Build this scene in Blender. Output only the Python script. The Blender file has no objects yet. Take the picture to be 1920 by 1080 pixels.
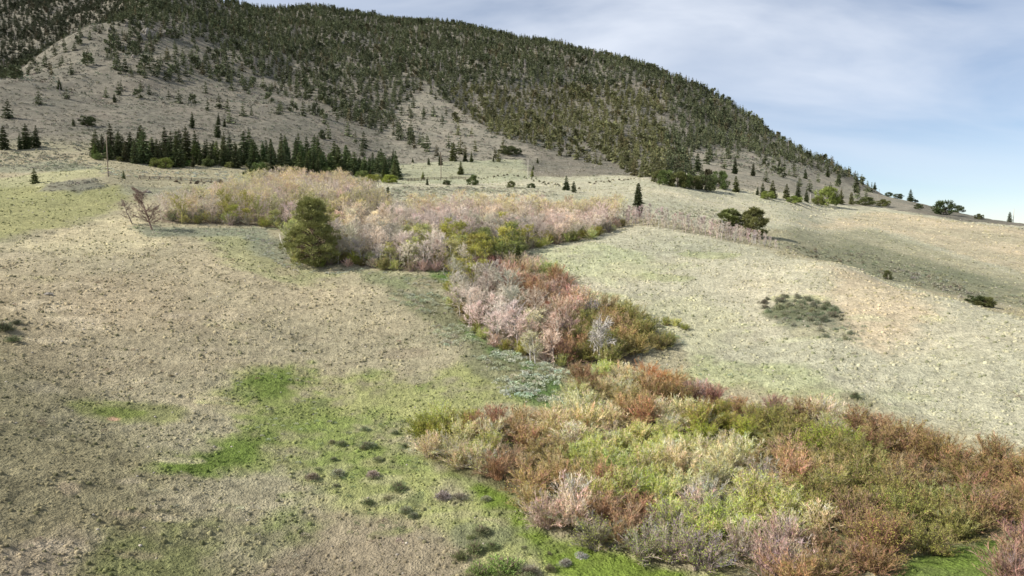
import bpy, math, random
import numpy as np
from mathutils import Vector, Matrix

# ------------------------------------------------------------------ camera, sky, sun, exposure
scene = bpy.context.scene
COL = scene.collection
F = 1297.0                       # focal length in photo pixels (1920 wide)
PITCH = math.radians(4.85)
CAMZ = 24.0
cam_d = bpy.data.cameras.new("camera")
cam_d.sensor_width = 36.0
cam_d.lens = 36.0 * F / 1920.0
cam_d.clip_start = 0.5
cam_d.clip_end = 20000.0
cam = bpy.data.objects.new("camera", cam_d)
COL.objects.link(cam)
cam.location = (0, 0, CAMZ)
cam.rotation_euler = (math.radians(90) - PITCH, 0, 0)
scene.camera = cam

SUN_DIR = Vector((-0.74, -0.12, 0.60)).normalized()   # towards the sun
sun_el = math.asin(SUN_DIR.z)
sun_az = math.atan2(SUN_DIR.x, SUN_DIR.y)
sd = bpy.data.lights.new("sun", 'SUN')
sd.energy = 5.0
sd.angle = math.radians(0.6)
sd.color = (1.0, 0.94, 0.84)
sun = bpy.data.objects.new("sun", sd)
COL.objects.link(sun)
sun.rotation_euler = SUN_DIR.to_track_quat('Z', 'Y').to_euler()
sun.location = (-200, -40, 250)

world = bpy.data.worlds.new("World")
scene.world = world
world.use_nodes = True
wt = world.node_tree
wt.nodes.clear()
def wn(t, **kw):
    n = wt.nodes.new(t)
    for k, v in kw.items():
        setattr(n, k, v)
    return n
sky = wn('ShaderNodeTexSky', sky_type='NISHITA')
sky.sun_disc = False
sky.sun_elevation = sun_el
sky.sun_rotation = sun_az
sky.altitude = 2400
sky.air_density = 1.0
sky.dust_density = 0.15
sky.ozone_density = 2.0
tc = wn('ShaderNodeTexCoord')
sep = wn('ShaderNodeSeparateXYZ')
wt.links.new(tc.outputs['Generated'], sep.inputs[0])
# thin high cloud laid on a plane overhead: direction divided by its height
zc = wn('ShaderNodeMath', operation='ADD'); zc.inputs[1].default_value = 0.22
wt.links.new(sep.outputs['Z'], zc.inputs[0])
dx = wn('ShaderNodeMath', operation='DIVIDE'); dy = wn('ShaderNodeMath', operation='DIVIDE')
wt.links.new(sep.outputs['X'], dx.inputs[0]); wt.links.new(zc.outputs[0], dx.inputs[1])
wt.links.new(sep.outputs['Y'], dy.inputs[0]); wt.links.new(zc.outputs[0], dy.inputs[1])
cmb = wn('ShaderNodeCombineXYZ')
wt.links.new(dx.outputs[0], cmb.inputs[0]); wt.links.new(dy.outputs[0], cmb.inputs[1])
mp = wn('ShaderNodeMapping'); mp.inputs['Rotation'].default_value = (0, 0, 0.5); mp.inputs['Scale'].default_value = (0.9, 1.6, 1)
wt.links.new(cmb.outputs[0], mp.inputs[0])
nz = wn('ShaderNodeTexNoise'); nz.inputs['Scale'].default_value = 0.85; nz.inputs['Detail'].default_value = 7
nz.inputs['Roughness'].default_value = 0.5; nz.inputs['Distortion'].default_value = 0.5
wt.links.new(mp.outputs[0], nz.inputs['Vector'])
rp = wn('ShaderNodeValToRGB')
rp.color_ramp.elements[0].position = 0.37; rp.color_ramp.elements[0].color = (0, 0, 0, 1)
rp.color_ramp.elements[1].position = 0.62; rp.color_ramp.elements[1].color = (1, 1, 1, 1)
wt.links.new(nz.outputs['Fac'], rp.inputs[0])
# cloud veil grows upwards, the lowest sky stays clear blue
vm = wn('ShaderNodeMapRange'); vm.inputs['From Min'].default_value = 0.03; vm.inputs['From Max'].default_value = 0.24
vm.inputs['To Min'].default_value = 0.16; vm.inputs['To Max'].default_value = 0.92
wt.links.new(sep.outputs['Z'], vm.inputs['Value'])
mm = wn('ShaderNodeMath', operation='MULTIPLY')
wt.links.new(rp.outputs['Color'], mm.inputs[0]); wt.links.new(vm.outputs[0], mm.inputs[1])
ms = wn('ShaderNodeMath', operation='MULTIPLY_ADD'); ms.inputs[1].default_value = 0.70; ms.inputs[2].default_value = 0.19
wt.links.new(mm.outputs[0], ms.inputs[0])
mix = wn('ShaderNodeMix', data_type='RGBA')
wt.links.new(ms.outputs[0], mix.inputs['Factor'])
hs = wn('ShaderNodeHueSaturation'); hs.inputs['Saturation'].default_value = 1.0; hs.inputs['Value'].default_value = 1.0
wt.links.new(sky.outputs[0], hs.inputs['Color'])
wt.links.new(hs.outputs[0], mix.inputs['A'])
mix.inputs['B'].default_value = (7.4, 7.9, 8.8, 1)
bg = wn('ShaderNodeBackground'); bg.inputs['Strength'].default_value = 0.078
out = wn('ShaderNodeOutputWorld')
wt.links.new(mix.outputs['Result'], bg.inputs['Color'])
wt.links.new(bg.outputs[0], out.inputs[0])
scene.view_settings.view_transform = 'Standard'
scene.view_settings.look = 'None'
scene.view_settings.gamma = 1.0
scene.view_settings.exposure = 0.60
scene.render.engine = 'CYCLES'
scene.cycles.max_bounces = 5
scene.cycles.diffuse_bounces = 3
scene.cycles.transparent_max_bounces = 4

rng = np.random.default_rng(11)
random.seed(5)

# ------------------------------------------------------------------ numpy noise
_perm = np.random.default_rng(3).permutation(512).astype(np.int64)
_perm = np.concatenate([_perm, _perm, _perm])
_ga = np.random.default_rng(4).uniform(0, 2 * math.pi, 512)
_gx, _gy = np.cos(_ga), np.sin(_ga)
def perlin(x, y):
    xi = np.floor(x).astype(np.int64); yi = np.floor(y).astype(np.int64)
    xf = x - xi; yf = y - yi
    xi &= 511; yi &= 511
    u = xf * xf * xf * (xf * (xf * 6 - 15) + 10); v = yf * yf * yf * (yf * (yf * 6 - 15) + 10)
    def g(ix, iy, fx, fy):
        h = _perm[_perm[ix & 511] + (iy & 511)]
        return _gx[h] * fx + _gy[h] * fy
    a = g(xi, yi, xf, yf); b = g(xi + 1, yi, xf - 1, yf)
    c = g(xi, yi + 1, xf, yf - 1); d = g(xi + 1, yi + 1, xf - 1, yf - 1)
    return (a + u * (b - a)) * (1 - v) + (c + u * (d - c)) * v
def fbm(x, y, o=4, seed=0.0):
    s = 0; a = 1.0; t = 0
    for i in range(o):
        s = s + a * perlin(x * 2 ** i + 17.3 * i + seed, y * 2 ** i - 9.1 * i + seed * 1.7)
        t += a; a *= 0.5
    return s / t * 1.6
def sstep(a, b, x):
    t = np.clip((x - a) / (b - a), 0, 1)
    return t * t * (3 - 2 * t)

# ------------------------------------------------------------------ terrain
cp, sp = math.cos(PITCH), math.sin(PITCH)
def ray(u, v):
    """horizontal unit direction and slope (dz per metre travelled) of the line of sight through a photo pixel"""
    x = (np.asarray(u, float) - 960) / F; y = (np.asarray(v, float) - 540) / F
    X = x; Y = cp - y * sp; Z = -sp - y * cp
    h = np.hypot(X, Y)
    return X / h, Y / h, Z / h
def project(x, y, z):
    z = z - CAMZ
    fwd = y * cp - z * sp; up = y * sp + z * cp
    fwd = np.where(fwd > 0.1, fwd, 0.1)
    return 960 + F * x / fwd, 540 - F * up / fwd

# survey lines: for each bearing, (distance in metres, row at which the ground is seen)
PROFILES = {
 -400: [(25,1500),(50,1080),(62,900),(80,760),(108,610),(140,505),(175,440),(260,345),(330,290),(400,235),(560,165),(640,175),(900,160),(1300,60),(1800,-30),(2300,0)],
 0:    [(25,1500),(50,1080),(62,900),(80,750),(108,600),(140,500),(175,432),(215,383),(260,340),(330,285),(400,235),(560,150),(640,160),(900,150),(1300,60),(1800,-22),(2300,10)],
 200:  [(25,1500),(50,1080),(63,900),(82,750),(110,600),(142,500),(178,432),(215,378),(245,330),(290,304),(370,252),(500,182),(620,112),(740,60),(850,72),(1100,52),(1500,3),(1900,30)],
 300:  [(25,1500),(50,1080),(63,900),(82,750),(110,600),(142,502),(180,430),(240,352),(262,335),(290,312),(360,262),(500,182),(640,104),(720,66),(880,12),(1100,-40),(1300,-20),(1700,30)],
 450:  [(25,1500),(50,1080),(64,900),(83,750),(110,605),(142,505),(170,446),(195,402),(240,352),(285,322),(320,300),(400,250),(500,196),(600,150),(780,80),(1000,35),(1250,9),(1500,40),(1900,70)],
 600:  [(25,1500),(50,1080),(64,900),(84,755),(113,610),(140,522),(152,492),(180,432),(215,380),(260,346),(300,328),(370,290),(460,240),(560,198),(700,138),(900,78),(1150,38),(1350,21),(1600,50)],
 750:  [(25,1500),(48,1080),(62,905),(82,762),(105,645),(124,565),(140,513),(165,450),(200,402),(240,366),(275,345),(330,333),(400,300),(480,262),(580,217),(740,150),(950,90),(1200,50),(1400,33),(1650,60)],
 900:  [(25,1500),(47,1080),(60,915),(77,785),(92,697),(115,600),(135,527),(160,462),(200,402),(250,360),(300,346),(360,322),(430,288),(520,248),(640,200),(800,143),(1000,96),(1350,57),(1600,85)],
 1050: [(25,1500),(47,1080),(56,965),(75,805),(92,702),(113,603),(132,532),(150,482),(175,441),(210,403),(260,362),(310,347),(350,332),(430,302),(560,250),(700,203),(880,145),(1200,90),(1500,125)],
 1200: [(25,1480),(47,1085),(69,855),(85,740),(100,660),(120,578),(145,500),(172,444),(190,419),(210,407),(235,390),(290,356),(340,335),(400,318),(520,280),(680,222),(900,165),(1150,122),(1500,160)],
 1400: [(25,1450),(47,1090),(58,960),(73,835),(93,703),(115,606),(137,528),(160,474),(174,456),(205,448),(240,420),(300,385),(340,364),(420,340),(520,310),(650,282),(850,246),(1050,225),(1350,260)],
 1475: [(25,1450),(47,1092),(59,955),(74,834),(90,722),(109,629),(130,549),(150,500),(163,474),(195,464),(225,442),(270,412),(320,388),(370,370),(430,352),(530,330),(650,306),(800,285),(950,276),(1250,310)],
 1550: [(25,1450),(47,1095),(60,950),(74,833),(87,742),(103,652),(122,575),(140,520),(153,492),(178,497),(210,478),(250,450),(300,422),(340,404),(400,390),(440,378),(550,352),(700,330),(850,312),(1100,350)],
 1750: [(25,1450),(47,1100),(64,950),(78,836),(91,742),(105,664),(118,603),(134,553),(152,562),(175,545),(210,518),(250,488),(300,452),(350,425),(400,410),(450,402),(520,394),(620,386),(850,415)],
 1920: [(25,1450),(47,1120),(60,1000),(72,884),(86,784),(98,704),(110,645),(124,596),(142,600),(165,585),(200,556),(250,515),(300,478),(350,446),(400,428),(460,421),(540,418),(700,436)],
 2300: [(25,1450),(47,1160),(60,1040),(72,940),(86,840),(98,770),(112,705),(128,700),(165,650),(200,610),(250,560),(300,520),(350,490),(400,466),(460,452),(540,446),(700,450)],
}
def pchip(xk, yk, x):
    xk = np.asarray(xk, float); yk = np.asarray(yk, float)
    h = np.diff(xk); dl = (yk[1:] - yk[:-1]) / h.reshape(-1, *([1] * (yk.ndim - 1)))
    m = np.zeros_like(yk)
    a, b = dl[:-1], dl[1:]
    hh = h.reshape(-1, *([1] * (yk.ndim - 1)))
    w1 = 2 * hh[1:] + hh[:-1]; w2 = hh[1:] + 2 * hh[:-1]
    with np.errstate(all='ignore'):
        mm_ = (w1 + w2) / (w1 / a + w2 / b)
    m[1:-1] = np.where(a * b > 0, mm_, 0)
    m[0] = dl[0]; m[-1] = dl[-1]
    i = np.clip(np.searchsorted(xk, x) - 1, 0, len(xk) - 2)
    t = (x - xk[i]) / h[i]
    t_ = t.reshape(-1, *([1] * (yk.ndim - 1))); hi = h[i].reshape(t_.shape)
    return ((1 + 2 * t_) * (1 - t_) ** 2 * yk[i] + t_ * (1 - t_) ** 2 * hi * m[i]
            + t_ * t_ * (3 - 2 * t_) * yk[i + 1] + t_ * t_ * (t_ - 1) * hi * m[i + 1])

NR = 1080
LR = np.linspace(math.log(6.0), math.log(5200.0), NR)
R = np.exp(LR)
azk = []; zk = []
for u in sorted(PROFILES):
    pr = PROFILES[u]
    d = np.array([p[0] for p in pr], float); v = np.array([p[1] for p in pr], float)
    zz = CAMZ + d * ray(u, v)[2]
    d = np.concatenate([[5.0], d, [d[-1] * 1.6, 5400.0]])
    zz = np.concatenate([[zz[0] - 0.3], zz, [zz[-1] * 0.45, -10.0]])
    zk.append(pchip(np.log(d), zz, LR))
    hx, hy, _ = ray(u, 430)
    azk.append(math.atan2(float(hx), float(hy)))
azk = np.array(azk); zk = np.array(zk)
azk = np.concatenate([[-1.9], azk, [1.9]])
zk = np.concatenate([zk[:1], zk, zk[-1:]])
AZ = np.concatenate([np.linspace(-1.85, -0.70, 70)[:-1], np.linspace(-0.70, 0.70, 1000), np.linspace(0.70, 1.85, 70)[1:]])
NA = len(AZ)
# rounder interpolation across bearings: blend of neighbours
Zg = pchip(azk, zk, AZ)                                # NA x NR
AA, RR = np.meshgrid(AZ, R, indexing='ij')
XG = np.sin(AA) * RR; YG = np.cos(AA) * RR
k = sstep(300, 800, RR) * (1 - 0.65 * sstep(0.20, 0.36, AA))
big = fbm(XG / 140 + 5, YG / 260 + 3, 4) * 15 * k + np.abs(fbm(XG / 55 + 2 + YG / 300, YG / 170, 3, 4.0)) * -7 * k
mid = fbm(XG / 26, YG / 26, 4, 2.0) * 0.55 * (0.4 + sstep(60, 260, RR)) * (1 - 0.4 * k)
small = (fbm(XG / 2.4, YG / 2.4, 3, 8.0) * 0.17 + np.abs(fbm(XG / 1.25, YG / 1.25, 2, 18.0)) * 0.17 * (1 - 0.55 * sstep(80, 220, RR))) * (1 - sstep(260, 520, RR)) + fbm(XG / 7, YG / 5, 3, 28.0) * 0.5 * sstep(260, 420, RR)
Zg = Zg + big + mid + small

def zfun(x, y):
    x = np.asarray(x, float); y = np.asarray(y, float)
    a = np.arctan2(x, y); lr = np.log(np.maximum(np.hypot(x, y), 6.01))
    ia = np.interp(a, AZ, np.arange(NA)); ir = np.interp(lr, LR, np.arange(NR))
    i0 = np.clip(ia.astype(int), 0, NA - 2); j0 = np.clip(ir.astype(int), 0, NR - 2)
    fa = ia - i0; fr = ir - j0
    return (Zg[i0, j0] * (1 - fa) * (1 - fr) + Zg[i0 + 1, j0] * fa * (1 - fr)
            + Zg[i0, j0 + 1] * (1 - fa) * fr + Zg[i0 + 1, j0 + 1] * fa * fr)
_T = np.exp(np.linspace(math.log(22), math.log(2400), 3000))
def ground_at(u, v, dmin=0):
    """the spot of ground the survey sees at a photo pixel (first crossing beyond dmin)"""
    hx, hy, s = (float(q) for q in ray(u, v))
    zr = CAMZ + _T * s
    zg = zfun(hx * _T, hy * _T)
    b = (zr <= zg) & (_T >= dmin)
    if not b.any():
        j = int(np.argmin(np.where(_T > 200, zr - zg, 1e9)))
        t = _T[j]
        return hx * t, hy * t, float(zg[j]), t
    j = max(1, int(np.argmax(b)))
    a0, a1 = zr[j - 1] - zg[j - 1], zr[j] - zg[j]
    f = 0.5 if abs(a0 - a1) < 1e-9 else min(1, max(0, a0 / (a0 - a1)))
    t = _T[j - 1] + f * (_T[j] - _T[j - 1])
    return hx * t, hy * t, float(zfun(hx * t, hy * t)), t

def in_poly(px, py, poly):
    px = np.asarray(px); py = np.asarray(py)
    ins = np.zeros(px.shape, bool)
    n = len(poly)
    for i in range(n):
        x0, y0 = poly[i]; x1, y1 = poly[(i + 1) % n]
        if y0 == y1: continue
        c = ((y0 > py) != (y1 > py)) & (px < (x1 - x0) * (py - y0) / (y1 - y0) + x0)
        ins ^= c
    return ins
def poly_dist(px, py, poly):
    d = np.full(np.shape(px), 1e9)
    n = len(poly)
    for i in range(n):
        x0, y0 = poly[i]; x1, y1 = poly[(i + 1) % n]
        ex, ey = x1 - x0, y1 - y0
        t = np.clip(((px - x0) * ex + (py - y0) * ey) / (ex * ex + ey * ey + 1e-9), 0, 1)
        d = np.minimum(d, np.hypot(px - x0 - t * ex, py - y0 - t * ey))
    return np.where(in_poly(px, py, poly), d, -d)
def wpoly(pix, dmin=0):
    return [ground_at(u, v, dmin)[:2] for u, v in pix]

# ------------------------------------------------------------------ ground colour map (albedo, plus some vignette darkening at lower left), laid out as patches in metres
gx, gy = XG.ravel(), YG.ravel()
gr = RR.ravel()
rgb = np.empty((gx.size, 3)); rgb[:] = (0.36, 0.325, 0.215)
n1 = fbm(gx / 9, gy / 9, 4, 1.0); n2 = fbm(gx / 30, gy / 30, 4, 6.0); n3 = fbm(gx / 2.2, gy / 2.2, 3, 12.0)
def paint(pix, col, soft=6.0, amt=1.0, warp=1.0, dmin=0, nb=0.0, poly=None):
    global rgb
    P = poly or wpoly(pix, dmin)
    xs = [p[0] for p in P]; ys = [p[1] for p in P]
    m = soft * 2 + 4
    sel = np.where((gx > min(xs) - m) & (gx < max(xs) + m) & (gy > min(ys) - m) & (gy < max(ys) + m))[0]
    if sel.size == 0: return
    d = poly_dist(gx[sel], gy[sel], P) + soft * warp * (n1[sel] * 0.9 + n3[sel] * 0.35)
    w = sstep(-soft * 0.5, soft * 0.5, d) * amt
    if nb: w = w * np.clip(1 - nb + nb * (0.5 + 1.2 * n1[sel] + 0.8 * n3[sel]) * 2, 0, 1)
    rgb[sel] = rgb[sel] * (1 - w[:, None]) + np.array(col) * w[:, None]
def spot(u, v, ru, rv, col, amt=1.0, soft=0.5, nb=0.0, dmin=0):
    x, y, z, t = ground_at(u, v, dmin)
    xa = ground_at(u - ru, v, dmin); xb = ground_at(u + ru, v, dmin)
    ya = ground_at(u, v - rv, dmin); yb = ground_at(u, v + rv, dmin)
    a = max(0.5, math.hypot(xb[0] - xa[0], xb[1] - xa[1]) / 2); b = max(0.5, abs(ya[3] - yb[3]) / 2)
    b = min(b, a * 4)
    cx, cy = (x, y)
    az = math.atan2(x, y)
    P = []
    for i in range(20):
        q = i / 20 * 2 * math.pi
        lx, ly = a * math.cos(q), b * math.sin(q)
        P.append((cx + lx * math.cos(az) + ly * math.sin(az), cy - lx * math.sin(az) + ly * math.cos(az)))
    paint(None, col, soft=max(0.6, min(a, b) * soft), amt=amt, nb=nb, poly=P)

TAN = (0.395, 0.345, 0.228); BROWN = (0.185, 0.168, 0.095); PALE = (0.43, 0.41, 0.295); GRN = (0.14, 0.195, 0.045)
YGRN = (0.28, 0.30, 0.11); SAGE = (0.225, 0.235, 0.165); SCREE = (0.27, 0.25, 0.205); DKS = (0.155, 0.165, 0.115)
OLV = (0.235, 0.24, 0.105); DIRT = (0.20, 0.155, 0.115)
# mountain side and sage slope: grey scree with sage
w = sstep(290, 380, gr + 40 * n2)
rgb = rgb * (1 - w[:, None]) + np.array((0.185, 0.171, 0.135)) * w[:, None]
paint([(800,160),(890,228),(1010,290),(960,325),(740,320),(720,215)], (0.25,0.23,0.18), 14, 0.9, dmin=330)
paint([(1290,280),(1400,286),(1560,325),(1720,374),(1720,395),(1500,370),(1300,345)], (0.265,0.245,0.19), 12, 0.9, dmin=330)
paint([(1180,330),(1290,350),(1530,378),(1650,388),(1800,415),(1920,424),(1920,560),(1500,430),(1400,440),(1200,410),(960,380),(700,372),(700,340),(900,330)], PALE, 8, dmin=192)
# left hill
paint([(-300,1300),(-300,440),(0,470),(120,430),(300,440),(480,470),(560,520),(690,540),(760,600),(860,690),(760,750),(560,760),(420,700),(380,760),(200,800),(60,1000)], TAN, 9)
paint([(-300,1300),(-300,560),(60,560),(140,700),(150,760),(340,880),(480,1080),(480,1300)], BROWN, 10, 0.75)  # brown-olive ground, its colour deepened to carry the lower-left corner's vignette
paint([(0,520),(300,500),(460,600),(420,700),(200,720),(0,700)], (0.34,0.285,0.19), 8, 0.6)
paint([(-300,455),(0,450),(150,420),(250,375),(230,350),(120,342),(0,338),(-300,350)], (0.30,0.295,0.14), 6, 0.95)
paint([(-200,340),(0,335),(120,318),(200,312),(200,330),(70,350)], (0.36,0.35,0.20), 5, 0.9)
paint([(-100,318),(0,312),(110,300),(200,318),(90,322)], SAGE, 4, 0.8)
paint([(90,345),(190,335),(200,350),(150,362),(80,358)], (0.20,0.195,0.15), 3, 0.9)
paint([(230,345),(430,342),(480,352),(330,368),(240,365)], (0.27,0.265,0.185), 4, 0.8)
paint([(0,470),(120,430),(250,390),(280,420),(330,450),(200,480)], (0.56,0.49,0.31), 5, 0.7)
paint([(380,440),(480,445),(560,500),(640,515),(560,540),(440,500)], (0.30,0.31,0.155), 5, 0.7)
# right hill
paint([(985,470),(1170,425),(1270,430),(1400,460),(1560,495),(1700,535),(1920,600),(2200,720),(2300,900),(1920,830),(1600,745),(1330,705),(1270,640),(1120,570)], PALE, 5)
paint([(1000,470),(1100,455),(1190,470),(1300,500),(1150,530),(1010,510)], (0.40,0.42,0.25), 5, 0.75, nb=0.3)
paint([(1080,545),(1300,560),(1400,600),(1340,700),(1280,640)], (0.42,0.41,0.26), 5, 0.6)
paint([(1550,500),(1680,540),(1760,600),(1660,660),(1540,600)], (0.49,0.405,0.275), 6, 0.75)
paint([(1300,660),(1500,690),(1700,770),(1500,745),(1280,715)], (0.32,0.35,0.17), 4, 0.6, nb=0.5)
for u, v in ((1110,552),(1240,520),(1330,478),(1500,560)): spot(u, v, 60, 7, (0.30,0.33,0.15), 0.5)
# far valley slope on the right
paint([(1400,452),(1480,430),(1620,425),(1760,470),(1920,520),(2100,600),(2100,640),(1920,600),(1700,548),(1560,505)], (0.29,0.28,0.185), 8, 0.85, dmin=178)
paint([(1500,420),(1640,395),(1920,430),(2100,500),(1920,510),(1760,465),(1640,425)], (0.47,0.395,0.265), 8, 0.7, dmin=185)
paint([(1480,462),(1620,455),(1780,500),(1920,545),(1920,575),(1700,530)], (0.20,0.205,0.13), 10, 0.85, dmin=178, nb=0.25)
spot(1510, 590, 75, 28, (0.17,0.18,0.12), 0.9); spot(1540, 620, 60, 14, (0.24,0.23,0.16), 0.8)
spot(1490, 585, 60, 18, (0.11,0.125,0.07), 0.85)
# green, damp ground beside the thicket and up the draw
paint([(440,700),(560,690),(700,700),(860,690),(940,680),(1060,700),(1070,750),(800,770),(760,850),(830,900),(960,945),(1020,1020),(1200,1050),(1400,1100),(1400,1200),(800,1200),(860,1010),(640,960),(520,880),(360,880),(430,800),(400,740)], YGRN, 5, 0.8, nb=0.5)
paint([(430,800),(500,700),(600,690),(640,730),(560,810),(400,880),(330,870)], GRN, 4.0, 0.55, nb=0.9, warp=1.8)
paint([(430,715),(560,700),(590,715),(520,740),(430,750)], GRN, 2.5, 0.8, nb=0.7, warp=1.8)
paint([(340,880),(400,840),(500,815),(510,830),(430,870),(370,890)], GRN, 2.0, 0.95, nb=0.4, warp=1.6)
spot(228, 773, 52, 11, GRN, 1.0); spot(250, 772, 110, 22, (0.22,0.24,0.08), 0.7)
spot(213, 786, 8, 4, (0.55,0.33,0.22), 1.0)
paint([(840,880),(960,930),(1010,990),(1200,1045),(1400,1090),(1500,1160),(1200,1160),(1000,1040),(860,910)], (0.15,0.205,0.04), 2.0, 1.0, nb=0.15)
paint([(640,870),(760,850),(840,930),(960,990),(1000,1060),(860,1010),(720,960)], (0.30,0.32,0.125), 3, 0.6, nb=0.4)
paint([(560,800),(700,770),(780,810),(800,880),(660,900),(560,870)], (0.17,0.225,0.06), 3, 0.7, nb=0.5)
paint([(580,960),(800,980),(880,1040),(820,1200),(420,1200),(480,1080)], (0.255,0.215,0.15), 3.5, 0.9)
paint([(170,1020),(340,940),(480,960),(560,1010),(420,1060),(340,1200),(200,1200)], (0.15,0.17,0.065), 3, 0.75, nb=0.4)
paint([(0,1080),(0,1030),(120,1000),(180,1010),(120,1060),(60,1120)], (0.28,0.24,0.175), 2, 0.8)
paint([(460,965),(560,950),(590,985),(500,1000)], GRN, 2, 0.5, nb=0.4)
spot(905, 1000, 60, 30, (0.16,0.17,0.10), 0.8)
paint([(1700,1040),(1900,1000),(2000,1010),(1960,1200),(1640,1200),(1650,1080)], (0.13,0.185,0.04), 2, 1.0, nb=0.1)
paint([(760,520),(860,560),(900,640),(1000,690),(1070,700),(1060,760),(1000,750),(900,700),(860,640),(800,600),(700,530)], (0.20,0.20,0.115), 3, 0.95)
paint([(660,505),(800,515),(860,525),(840,560),(760,545),(680,530)], (0.22,0.24,0.13), 3, 0.8)
paint([(800,508),(850,510),(850,530),(815,530)], (0.08,0.16,0.03), 1.5, 1.0)
paint([(860,600),(960,655),(1060,700),(1040,770),(960,740),(990,700),(880,640)], (0.08,0.15,0.04), 2, 0.8, nb=0.4)
paint([(460,440),(540,450),(560,500),(480,480)], SAGE, 3, 0.8)
paint([(250,425),(500,428),(500,440),(280,445)], SAGE, 2, 0.9)
paint([(740,350),(880,350),(960,360),(760,375),(690,372)], (0.30,0.29,0.21), 3, 0.7)
paint([(720,305),(980,300),(1000,335),(740,345)], (0.36,0.37,0.24), 6, 0.7)
rs = np.random.default_rng(9)
for _ in range(46):
    u_ = rs.uniform(420, 1000); v_ = rs.uniform(690, 1000)
    if u_ > 800 and v_ > 740: v_ = 880 + (u_ - 800) * .5 + rs.uniform(0, 60)
    c_ = [(0.15,0.20,0.055),(0.20,0.24,0.075),(0.30,0.29,0.14),(0.36,0.34,0.19),(0.17,0.19,0.09)][int(rs.integers(0, 5))]
    spot(u_, v_, rs.uniform(12, 45), rs.uniform(4, 12), c_, rs.uniform(.4, .8), soft=.9, nb=.5)
for _ in range(70):
    u_ = rs.uniform(0, 900); v_ = rs.uniform(470, 1060)
    if u_ > 420 and v_ > 690: continue
    c_ = [(0.52,0.45,0.31),(0.31,0.265,0.18),(0.32,0.30,0.17),(0.44,0.38,0.28),(0.30,0.24,0.17)][int(rs.integers(0, 5))]
    spot(u_, v_, rs.uniform(10, 55), rs.uniform(3, 12), c_, rs.uniform(.25, .6), soft=.9, nb=.6)
for _ in range(50):
    u_ = rs.uniform(1000, 1900); v_ = rs.uniform(470, 820)
    if v_ < 430 + (u_ - 1100) * .2 or v_ > 640 + (u_ - 1100) * .25: continue
    c_ = [(0.54,0.50,0.36),(0.40,0.385,0.25),(0.50,0.43,0.31),(0.40,0.37,0.25),(0.42,0.43,0.26)][int(rs.integers(0, 5))]
    spot(u_, v_, rs.uniform(15, 60), rs.uniform(3, 10), c_, rs.uniform(.25, .6), soft=.9, nb=.6)
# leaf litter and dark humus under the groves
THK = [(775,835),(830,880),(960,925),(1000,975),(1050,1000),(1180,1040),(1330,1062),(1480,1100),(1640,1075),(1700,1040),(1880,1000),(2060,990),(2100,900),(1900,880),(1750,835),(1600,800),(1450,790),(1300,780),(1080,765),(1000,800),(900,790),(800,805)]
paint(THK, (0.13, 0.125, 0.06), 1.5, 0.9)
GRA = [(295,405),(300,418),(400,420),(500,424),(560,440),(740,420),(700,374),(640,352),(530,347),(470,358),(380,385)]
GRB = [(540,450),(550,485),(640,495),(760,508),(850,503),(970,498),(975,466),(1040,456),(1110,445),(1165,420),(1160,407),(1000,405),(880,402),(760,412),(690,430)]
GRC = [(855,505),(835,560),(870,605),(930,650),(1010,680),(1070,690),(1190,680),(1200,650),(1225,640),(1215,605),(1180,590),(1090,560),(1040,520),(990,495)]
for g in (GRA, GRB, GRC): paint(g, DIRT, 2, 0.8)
# natural mottling: litter, bare soil, small herbs
mot = 1 + 0.26 * n3 + 0.16 * n1 + 0.20 * n2
far = sstep(250, 420, gr)
sagey = np.clip(fbm(gx / 14, gy / 5, 4, 30) * 1.3, -1, 1) * far
rgb = rgb * (mot * (1 + 0.2 * sagey))[:, None]
rgb[:, 0] *= 1 + 0.06 * n2
rgb = np.clip(rgb, 0.015, 0.75)
RGBG = rgb.reshape(NA, NR, 3)
def ground_rgb(x, y):
    a = np.arctan2(x, y); lr = np.log(np.maximum(np.hypot(x, y), 6.01))
    i0 = np.clip(np.round(np.interp(a, AZ, np.arange(NA))).astype(int), 0, NA - 1)
    j0 = np.clip(np.round(np.interp(lr, LR, np.arange(NR))).astype(int), 0, NR - 1)
    return RGBG[i0, j0]

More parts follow.
